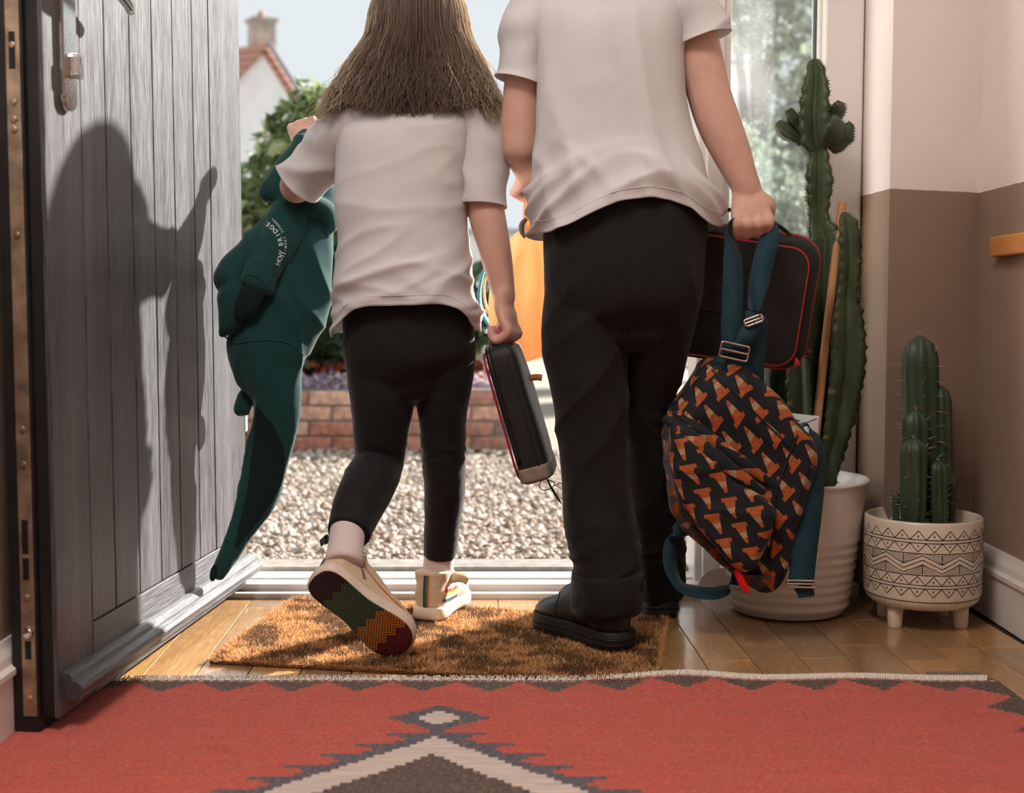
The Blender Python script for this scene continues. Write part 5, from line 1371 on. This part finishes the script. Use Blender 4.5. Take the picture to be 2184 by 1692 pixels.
seam('cuff_seam', hb, [(478, 1148), (488, 1155), (498, 1158)], .0012, M_green, ho)
M_dark = weave('shaded_fleece_lining', hx('10201f'), 1000, .3, .95, .1, .1)  # same green fleece, with the shade inside the garment painted into the colour
cc = W(530, 640, 2.333)
mk('cuff_opening', *ellipsoid(cc, .024, .012, .044, 20, 12, Matrix.Rotation(math.radians(28), 3, 'Y')), M_dark, ho, True, 'inside of the cuff, darkened for shade')
cc = W(456, 1222, 2.288); mk('cuff_opening', *ellipsoid(cc, .007, .006, .017, 16, 10, Matrix.Rotation(math.radians(14), 3, 'Y')), M_dark, ho, True, 'inside of the cuff, darkened for shade')
def patch_px(bvh, L, R, off=.0014, sub=10, m=14):
    A = catmull([V((a, b_, 0)) for a, b_ in L], sub); B = catmull([V((a, b_, 0)) for a, b_ in R], sub); v, f = [], []
    for i in range(len(A)):
        prev = None
        for k in range(m + 1):
            q_ = lerp(A[i], B[i], k / m); h = hit(bvh, q_.x, q_.y, off); v.append(h)
    for i in range(len(A) - 1):
        for k in range(m):
            q4 = (i * (m + 1) + k, i * (m + 1) + k + 1, (i + 1) * (m + 1) + k + 1, (i + 1) * (m + 1) + k)
            if all(v[j] is not None for j in q4): f.append(q4)
    keep = sorted({j for q4 in f for j in q4}); ix = {j: n_ for n_, j in enumerate(keep)}
    return [v[j] for j in keep], [tuple(ix[j] for j in q4) for q4 in f]
mk('shaded_lining', *patch_px(hb, [(546, 866), (543, 920), (535, 990), (525, 1060), (510, 1120), (500, 1165)], [(550, 868), (588, 915), (606, 970), (598, 1035), (560, 1095), (506, 1168)]), M_dark, ho, True, 'fleece lining of the twisted hem, shade painted in')
# curved white lettering on the chest
M_print = mat('white_print', hx('d9dedd'), .8, .05)
def text_mesh(s, size):
    cu = bpy.data.curves.new('t', 'FONT'); cu.body = s; cu.size = size; cu.align_x = 'CENTER'; cu.offset = .012 * size
    o = bpy.data.objects.new('t', cu); COL.objects.link(o); dg = bpy.context.evaluated_depsgraph_get(); dg.update()
    me = bpy.data.meshes.new_from_object(o.evaluated_get(dg)); bpy.data.objects.remove(o); return me
def arc_text(name, s, arc, size, par, bvh):
    """letters set one by one along an arc, each flowed onto the cloth"""
    P = catmull([V((a, b_, 0)) for a, b_ in arc], 24); Ls = [0]
    for i in range(1, len(P)): Ls.append(Ls[-1] + (P[i] - P[i - 1]).length)
    n = len(s); vv, ff = [], []
    for k, chx in enumerate(s):
        if chx == ' ': continue
        d = Ls[-1] * (k + .5) / n; i = max(1, min(len(P) - 1, int(np.searchsorted(Ls, d)))); t = (P[i] - P[i - 1]).normalized(); c = lerp(P[i - 1], P[i], (d - Ls[i - 1]) / max(1e-6, Ls[i] - Ls[i - 1]))
        upx = V((t.y, -t.x, 0)); me = text_mesh(chx, size); n0 = len(vv); ok = True; tmp = []
        for q_ in me.vertices:
            w = c + t * q_.co.x + upx * (q_.co.y - size * .35); h = hit(bvh, w.x, w.y, .0012)
            if h is None: ok = False; break
            tmp.append(h)
        if ok: vv += tmp; ff += [tuple(x + n0 for x in p.vertices) for p in me.polygons]
        bpy.data.meshes.remove(me)
    if vv: mk(name, vv, ff, M_print, par, False, 'white curved lettering')
arc_text('chest_lettering', 'HOW BRIDGE', [(590, 566), (597, 548), (599, 528), (596, 510), (588, 495), (578, 484), (568, 477)], 13.5, ho, hb)
arc_text('chest_lettering', 'PRIMARY SCHOOL', [(603, 550), (608, 532), (608, 514), (603, 498), (596, 485), (587, 474), (579, 467)], 7, ho, hb)

# ---- girl's lunch bag ---------------------------------------------
LBc = W(1111, 873, 2.32)
lb = thing('lunch_bag', 'black box lunch bag with pink handle in the girl\'s right hand', 'lunch bag', W(1150, 1020, 2.30))
Zl = (W(1070, 725, 2.30) - W(1150, 1020, 2.30)).normalized(); Xl = V((.955, -.085, .275))
LM = frame_m4(LBc, Xl, Zl); LM = Matrix(LM)
M_blk = weave('black_nylon', hx('191919'), 1300, .3, .6, .25, .1, vs=30, spec=.4)
lbo = mk('bag_body', *puffy_box(.062, .185, .255, .014, 56, 24, .0, 5.5, lambda p: nz(p, 14) * .0022), M_blk, lb, True, None, None, LM)
def LL(name, v, f, m_, label=None, smooth=True): return mk(name, v, f, m_, lb, smooth, label, None, LM)
grey_p = mat('grey_panel', hx('8b7c70'), .8, .12, 60, 300, .2)
LL('base_panel', *puffy_box(.0645, .188, .034, .010, 56, 8, 0, 5.5), grey_p, 'grey band round the base').matrix_basis = LM @ Matrix.Translation((0, 0, -.113))
M_pink = weave('pink_webbing', hx('b24a6a'), 900, .5, .8, .1, .2)
redp = mat('crimson_piping', hx('a3203c'), .5)
def loop_yz(x, w, h, r, n=6): return [V((x, a, b_)) for a, b_ in rounded_loop(w, h, r, n)]
LL('piping', *ring_tube(loop_yz(-.0312, .168, .238, .030), .0022, 8), redp, 'crimson piping')
LL('zip_tape', *strap([V((-.021, -.0945, -.09)), V((-.021, -.0955, 0)), V((-.021, -.0945, .10)), V((-.021, -.06, .1290)), V((-.021, .06, .1290))], .008, V((1, 0, 0)), .002), mat('black_zip', (.01, .01, .01), .4))
LL('seam_line', *tube([V((.012, -.094, -.10)), V((.013, -.095, 0)), V((.012, -.0935, .105))], [.0012] * 3, 6, 6), M_blk)
LL('handle', *strap([V((.006, -.052, .126)), V((.006, -.050, .142)), V((.006, -.030, .156)), V((.006, .01, .159)), V((.006, .045, .150)), V((.006, .055, .126))], .040, V((1, 0, 0)), .005), M_pink, 'pink padded handle')
LL('side_tag', *strap([V((.029, .03, .05)), V((.043, .03, .048)), V((.052, .03, .044))], .012, V((0, .3, 1)), .002), mat('tan_leather_tag', hx('b5713a'), .6), 'tan leather tag')
LL('cord_loop', *join([tube([V((.012, -.06, -.128)), V((.0, -.06, -.139)), V((.004, -.06, -.150)), V((.020, -.06, -.150)), V((.028, -.06, -.142)), V((.018, -.06, -.134)), V((.012, -.06, -.129))], [.001] * 7, 6, 5), tube([V((.016, -.06, -.129)), V((.020, -.06, -.15)), V((.026, -.06, -.172)), V((.030, -.06, -.184))], [.0012, .0022, .0022, .0008], 6, 4), tube([V((.024, -.06, -.147)), V((.032, -.06, -.147)), V((.036, -.06, -.144)), V((.041, -.06, -.147)), V((.045, -.06, -.142)), V((.048, -.06, -.139))], [.0009] * 6, 6, 4)]), blackm, 'thin black cord dangling below')

# ---- orange drawstring bag ----------------------------------------
ob = thing('drawstring_bag', 'bright orange drawstring bag hanging from the boy\'s left hand', 'drawstring bag', W(1120, 770, 2.47))
M_or = mat('orange_ripstop', (.95, .60, .34), .55, .08, 12, 300, .1, transl=.5, tcol=(.96, .62, .35))
oparts = tube([W(1132, 492, 2.47), W(1126, 520, 2.47), W(1116, 570, 2.47), W(1112, 640, 2.47), W(1114, 705, 2.47), W(1120, 750, 2.47), W(1124, 766, 2.47)], [(.010, .010), (.022, .036), (.034, .054), (.04, .062), (.04, .058), (.030, .046), (.014, .030)], 48, 8, V((0, 1, 0)), (.3, .4), 2.2, lambda k, t: 1 + .05 * math.sin(9 * t + 3 * k) * (1 - k * .6))
oo = mk('bag_body', *subdiv(*oparts, lambda p: ridge(p, 16, 10, 9, 2) * .005 + nz(p, 22) * .002), M_or, ob)
mk('gathered_neck', *strap([W(1134, 372, 2.475), W(1131, 420, 2.47), W(1129, 460, 2.465), W(1124, 500, 2.462)], .026, V((1, .3, 0)), .006), M_or, ob, True, 'folded orange neck band')
mk('cord_toggle', *tube([W(1122, 468, 2.445), W(1114, 478, 2.445), W(1113, 492, 2.445), W(1118, 505, 2.445)], [.004, .006, .006, .003], 10, 4), mat('grey_toggle', hx('5c544e'), .5), ob, True, 'grey cord toggle')
M_cy = weave('light_blue_webbing', hx('5fb0c2'), 900, .4, .8, .1, .1, .2)
mk('blue_strap', *strap([W(1128, 500, 2.49), W(1090, 514, 2.50), W(1048, 545, 2.515), W(1026, 600, 2.52), W(1024, 650, 2.515), W(1042, 690, 2.505), W(1072, 712, 2.50)], .018, V((.3, 1, .3)), .003), M_cy, ob, True, 'light blue carrying strap')
mk('orange_strap', *strap([W(1100, 540, 2.50), W(1055, 570, 2.515), W(1034, 600, 2.52), W(1036, 650, 2.512), W(1056, 690, 2.50)], .012, V((.2, 1, .2)), .003), M_or, ob)

# ---- black and red book bag ----------------------------------------
bb = thing('book_bag', 'black school book bag with red piping in the boy\'s right hand', 'book bag', W(1560, 770, 2.33))
Xb = (W(1725, 640, 2.325) - W(1480, 604, 2.325)).normalized(); Zb = V((0, .0, 1)); Zb = (W(1600, 480, 2.325) - W(1590, 765, 2.325)).normalized()
bbc = W(1546, 626, 2.335); BM = frame_m4(bbc, Xb, Zb)
BWd, BHt, BT_ = .325, .246, .060
def slab_bag(w, h, d, r, n=10, seg=6, round_=.012):
    L0 = rounded_loop(w, h, r, n); rings = []
    for k, y in ((1 - round_ * 1.6 / w * 2, -d / 2), (1 - round_ / w, -d / 2 + round_ * .35), (1, -d / 2 + round_), (1, d / 2 - round_), (1 - round_ / w, d / 2 - round_ * .35), (1 - round_ * 1.6 / w * 2, d / 2)):
        rings.append([V((a * k, y, b_ * k)) for a, b_ in L0])
    return loft(rings)
def BB(name, v, f, m_, label=None, smooth=True): return mk(name, v, f, m_, bb, smooth, label, None, BM)
bbo = BB('bag_body', *slab_bag(BWd, BHt, BT_, .045), M_blk, None, False)
for p in bbo.data.polygons: p.use_smooth = len(p.vertices) == 4
redpipe = mat('red_piping', hx('b0282e'), .5, .08)
fl_l = [V((a - .011, -BT_ / 2 - .004, b_ - .010)) for a, b_ in rounded_loop(BWd - .024, BHt - .028, .036, 10)]
BB('front_flap', *loft([[V((p.x * k, y, p.z * k)) for p in fl_l] for k, y in ((1.0, -BT_ / 2 + .004), (1.0, -BT_ / 2 - .006), (.985, -BT_ / 2 - .0085))]), M_blk, 'black front flap', False)
BB('piping', *ring_tube([V((p.x, -BT_ / 2 - .0055, p.z)) for p in fl_l], .0024, 8), redpipe, 'red piping')
BB('piping', *ring_tube([V((a, -BT_ / 2 + .020, b_)) for a, b_ in rounded_loop(BWd + .003, BHt + .003, .046, 10)], .0024, 8), redpipe, 'red piping')
BB('handle', *strap([V((-.105, -.004, BHt / 2 - .002)), V((-.085, -.006, BHt / 2 + .018)), V((-.02, -.012, BHt / 2 + .030)), V((.035, -.014, BHt / 2 + .028)), V((.085, -.008, BHt / 2 + .010)), V((.105, -.006, BHt / 2 - .004))], .028, V((0, 1, 0)), .005), M_blk, 'black carry handle')
for s in (-1, 1): BB('handle_tab', *box(s * .098 - .018, s * .098 + .018, -.018, .014, BHt / 2 - .004, BHt / 2 + .004), redpipe, 'red handle tab', False)
wdw = BB('name_window', *box(-.068, .022, -BT_ / 2 - .0105, -BT_ / 2 - .008, -.035, .028), mat('clear_name_pocket', (.05, .04, .04), .12, .2, 60, 90, .3, .004), 'clear name pocket', False)
BB('pocket_edge', *ring_tube([V((-.023 + a, -BT_ / 2 - .0105, -.0035 + b_)) for a, b_ in rounded_loop(.092, .066, .004, 3)], .0012, 6), mat('dark_red_edge', hx('4a2a2a'), .6))
BB('zip_puller', *tube([V((BWd / 2 - .022, -.02, -BHt / 2 + .028)), V((BWd / 2 - .014, -.028, -BHt / 2 + .012))], [.004, .006], 8, 2), redpipe)

# ---- traffic-cone backpack ----------------------------------------
bk_ = thing('backpack', 'navy backpack printed with orange traffic cones in the boy\'s right hand', 'backpack', W(1610, 1250, 2.2))
ca = math.radians(40); Xk = V((math.cos(ca) * .93, .36, -math.sin(ca) * .93)); Zk = V((math.sin(ca), -.04, math.cos(ca)))
KM = frame_m4(W(1578, 1005, 2.21), Xk, Zk)
def cone_mat(name, along_x=True, per=(.050, .040), lo=hx('14171b'), transl=.0, flip=False):
    m, nt, b = newmat(name, lo, .75, spec=.3, sheen=.1, transl=transl)
    vec = coords(nt); x, y, z = xyz(nt, vec)
    a = x - y if True else x
    u, w = (a, z) if along_x else (z * -1, a)
    if flip: u = u * -1
    w = w + u * .28
    row = (w / per[1]).fl(); lu = ((u / per[0]) + row * .5).fr(); lw_ = (w / per[1]).fr() - .5
    # cone lying along u: tip at .06, base plate at .80-.92
    half = (lu - .06) * .30 + .05
    body = lu.gt(.08) * lu.lt(.78) * lw_.ab().lt(half)
    plate = lu.gt(.74) * lu.lt(.90) * lw_.ab().lt(.37)
    n = noise_n(nt, vec, 240, 3)
    org = mixc(nt, n.rng(.3, .7), hx('8f4522'), hx('b9632f')); crm = mixc(nt, n.rng(.3, .7), hx('9a7c60'), hx('b79b7d'))
    c = mixc(nt, lu.gt(.30) * lu.lt(.52), org, crm)
    drk = mixc(nt, n.rng(.3, .7), lo, tuple(q_ * 1.7 for q_ in lo))
    c = mixc(nt, body.mx(plate), drk, c); nt.links.new(c, b.inputs['Base Color'])
    if transl: nt.links.new(c, nt.nodes[m['tr']].inputs[0])
    nt.links.new(bump(nt, noise_n(nt, vec, 900, 2), .25, .0008), b.inputs['Normal'])
    return m
M_cone = cone_mat('cone_print_panel', True, (.050, .038)); M_cone2 = cone_mat('cone_print_pocket', False, (.046, .038), transl=.0, flip=True)
M_cone3 = cone_mat('cone_print_sunlit', False, (.046, .036), hx('4a4440'), .45)  # paler ground than the other panels, painting sunlight into the cloth
def poly_bag(name, poly, y0, y1, M, m_, rnd=.012, vox=.0045, sm=10, wr=None, label=None, puff=.0):
    """soft bag grown from its outline, with real depth; modelled in its own print frame"""
    Mi = M.inverted(); ym = (y0 + y1) / 2; P = [W(a, b_, ym) for a, b_ in poly]; P = catmull(P + P[:1], 4)[:-1]
    c = sum(P, V((0, 0, 0))) / len(P); rings = []
    for k, y in ((.86, y0 - puff), (.95, y0), (1, y0 + rnd), (1, y1 - rnd), (.95, y1), (.86, y1 + puff)):
        rings.append([V((c.x + (p.x - c.x) * k, y, c.z + (p.z - c.z) * k)) for p in P])
    v, f = loft(rings); v = [Mi @ p for p in v]
    return fuse(name, [(v, f)], vox, m_, bk_, sm, wr, label, M)
kw = lambda p: nz(p, 11) * .007 + ridge(V((p.x + .3 * p.z, p.y, p.z)), 9, 9, 12, 3) * .005
KM = frame_m4(W(1578, 1005, 2.21), V((.757, .0, -.653)), V((.653, 0, .757)))
KP = frame_m4(W(1530, 1080, 2.17), V((.985, .0, .17)), V((-.17, 0, .985)))
KB = frame_m4(W(1500, 1150, 2.2), V((.80, .0, -.60)), V((.60, 0, .80)))
kb = poly_bag('backpack_body', [(1430, 862), (1503, 776), (1550, 770), (1590, 780), (1650, 850), (1724, 955), (1712, 1060), (1690, 1130), (1655, 1236), (1600, 1250), (1520, 1180), (1444, 1104), (1424, 980), (1420, 894)], 2.195, 2.315, KM, M_cone, wr=kw, puff=.015)
pk = poly_bag('front_pocket', [(1424, 900), (1490, 950), (1560, 1012), (1638, 1072), (1640, 1130), (1606, 1200), (1570, 1212), (1520, 1160), (1446, 1080), (1432, 1000)], 2.145, 2.205, KP, M_cone2, wr=kw, label='front pocket with cone print', puff=.012)
sp_ = poly_bag('lower_panel', [(1424, 1020), (1446, 1072), (1520, 1160), (1572, 1216), (1640, 1225), (1630, 1246), (1596, 1250), (1520, 1186), (1441, 1108), (1428, 1060)], 2.17, 2.215, KB, M_cone3, rnd=.006, vox=.0035, sm=6, wr=lambda p: nz(p, 16) * .004, label='thin lower panel, sunlight painted into its paler colour', puff=.0)
def flap(pix, ys, r):
    return mk('zip_flap', *subdiv(*tube([W(a, b_, y) for (a, b_), y in zip(pix, ys)], r, 16, 8, V((0, 1, 0))), lambda p: nz(p, 40) * .002), M_cone, bk_, True, 'folded zip flap')
flap([(1424, 894), (1480, 940), (1560, 1004), (1640, 1068)], [2.165, 2.148, 2.146, 2.165], [(.008, .010), (.010, .014), (.010, .014), (.007, .010)])
flap([(1440, 884), (1500, 925), (1580, 985), (1655, 1040)], [2.185, 2.172, 2.170, 2.185], [(.007, .008), (.008, .011), (.008, .011), (.006, .008)])
bkb = bvh_of([kb, pk])
seam('side_seam', bkb, [(1700, 930), (1676, 990), (1655, 1050), (1650, 1120), (1640, 1200)], .0022, mat('black_binding', (.01, .01, .012), .7), bk_)
seam('top_seam', bkb, [(1432, 866), (1470, 830), (1508, 786)], .002, mat('black_binding_top', (.012, .012, .014), .7), bk_)
seam('panel_seam', bkb, [(1520, 790), (1580, 850), (1640, 910), (1690, 955)], .0018, mat('navy_binding', (.02, .022, .028), .7), bk_)
M_web = weave('teal_webbing', hx('1f3d49'), 700, .8, .7, .12, .1, vs=40)
def WB(name, pts, side, w=.034, lab=None): return mk(name, *strap(pts, w, side), M_web, bk_, True, lab)
sx = V((1, 0, 0))
top = bgR
WB('grab_strap', [W(1552, 782, 2.20), W(1562, 756, 2.195), W(1570, 740, 2.19)], V((1, 0, -.25)), .048, 'teal webbing at the top')
WB('shoulder_strap', [W(1563, 756, 2.185), W(1560, 700, 2.18), W(1563, 620, 2.18), W(1562, 540, 2.185), W(1554, 490, 2.19), W(1570, 474, 2.20), W(1600, 484, 2.205), W(1630, 476, 2.20), W(1641, 500, 2.19), W(1628, 560, 2.183), W(1614, 625, 2.18), W(1608, 664, 2.18)],
   [V((1, 0, -.1)), V((1, 0, -.1)), V((1, .0, 0)), V((.8, .4, 0)), V((.4, 1, 0)), V((.3, 1, 0)), V((0, 1, 0)), V((-.3, 1, 0)), V((-.8, .5, 0)), V((-1, .1, .25)), V((-.6, .6, .25)), V((-.35, 1, 0))], .036, 'teal shoulder strap looped in the hand')
WB('shoulder_strap', [W(1608, 664, 2.18), W(1606, 690, 2.178), W(1590, 720, 2.176), W(1578, 745, 2.182)], [V((1, .3, .2)), V((1, 0, .3)), V((1, 0, .4)), V((1, 0, -.2))], .030)
WB('shoulder_strap', [W(1612, 676, 2.182), W(1618, 700, 2.19), W(1610, 760, 2.20), W(1608, 810, 2.21), W(1615, 860, 2.235)], [V((.5, 1, 0)), V((1, .3, 0)), V((1, .1, 0)), V((1, 0, -.2)), V((1, 0, -.2))], .036)
WB('shoulder_strap', [W(1688, 950, 2.24), W(1702, 918, 2.24), W(1722, 908, 2.235), W(1738, 940, 2.225), W(1734, 1010, 2.215), W(1726, 1090, 2.205), W(1716, 1170, 2.20), W(1708, 1246, 2.195)],
   [V((.6, .8, .5)), V((.3, 1, .2)), V((.0, 1, 0)), V((.7, .7, 0)), V((1, .2, 0)), V((1, 0, 0)), V((1, 0, 0)), V((1, 0, 0))], .046, 'long dark teal strap hanging beside the pack')
WB('shoulder_strap', [W(1672, 1060, 2.26), W(1692, 1130, 2.24), W(1706, 1200, 2.215), W(1708, 1246, 2.20)], V((1, 0, -.3)), .040)
WB('strap_tail', [W(1708, 1246, 2.197), W(1718, 1262, 2.196), W(1720, 1274, 2.196)], V((1, 0, .3)), .03)
WB('shoulder_strap', [W(1590, 1226, 2.235), W(1566, 1232, 2.245), W(1556, 1244, 2.25), W(1548, 1258, 2.25), W(1520, 1266, 2.25), W(1480, 1262, 2.25), W(1448, 1248, 2.25), W(1430, 1200, 2.26), W(1440, 1140, 2.27), W(1470, 1120, 2.26)], [V((.2, .4, 1)), V((.4, .3, 1)), V((.5, .8, .5)), V((0, 1, .4)), V((0, 1, .5)), V((0, 1, .5)), V((.4, 1, .4)), V((.6, .5, .3)), V((.5, .3, 1)), V((.5, 0, 1))], .034, 'teal strap looping under the pack')
def buckle(c, w, h, X, Z, r=.0022, lab='metal strap slider'):
    Mb = frame_m4(c, X, Z); pts = [Mb @ V((a, 0, b_)) for a, b_ in rounded_loop(w, h, .004, 4)]
    parts = [ring_tube(pts, r, 8), tube([Mb @ V((-w / 2, 0, 0)), Mb @ V((w / 2, 0, 0))], [r, r], 8, 1)]
    mk('strap_slider', *join(parts), steel2, bk_, True, lab)
steel2 = mat('nickel', (.55, .47, .40), .25, .05, metal=1.0)
buckle(W(1566, 750, 2.172), .050, .026, V((1, 0, -.22)), V((.22, 0, 1)))
buckle(W(1607, 684, 2.172), .032, .012, V((1, -.1, .38)), V((-.3, .2, 1)))
buckle(W(1709, 1246, 2.188), .052, .012, V((1, 0, -.02)), V((0, 0, 1)))
zp = KM.inverted()
mk('puller_clip', *ring_tube([W(1577, 1200, 2.15), W(1572, 1212, 2.148), W(1572, 1222, 2.148), W(1577, 1222, 2.148), W(1580, 1212, 2.148)], .0011, 6), chrome, bk_)
mk('zip_puller', *tube([W(1572, 1218, 2.147), W(1580, 1238, 2.147), W(1590, 1256, 2.147), W(1595, 1262, 2.147)], [(.004, .0055), (.004, .0068), (.004, .0065), (.003, .004)], 12, 4, V((0, 1, 0))), mat('glossy_red_plastic', hx('d8181c'), .25, .03), bk_, True, 'glossy red zip puller')
mk('zip_tab', *strap([W(1582, 1186, 2.15), W(1590, 1202, 2.147), W(1600, 1218, 2.147)], .011, V((1, 0, .6)), .002), blackm, bk_)
mk('side_clip', *join([ring_tube([W(1664, 1192, 2.19), W(1672, 1210, 2.19), W(1672, 1230, 2.19), W(1664, 1244, 2.19), W(1657, 1228, 2.19), W(1658, 1206, 2.19)], .0022, 6), tube([W(1671, 1130, 2.2), W(1668, 1160, 2.195), W(1664, 1192, 2.19)], [.0014] * 3, 6, 3)]), blackm, bk_)
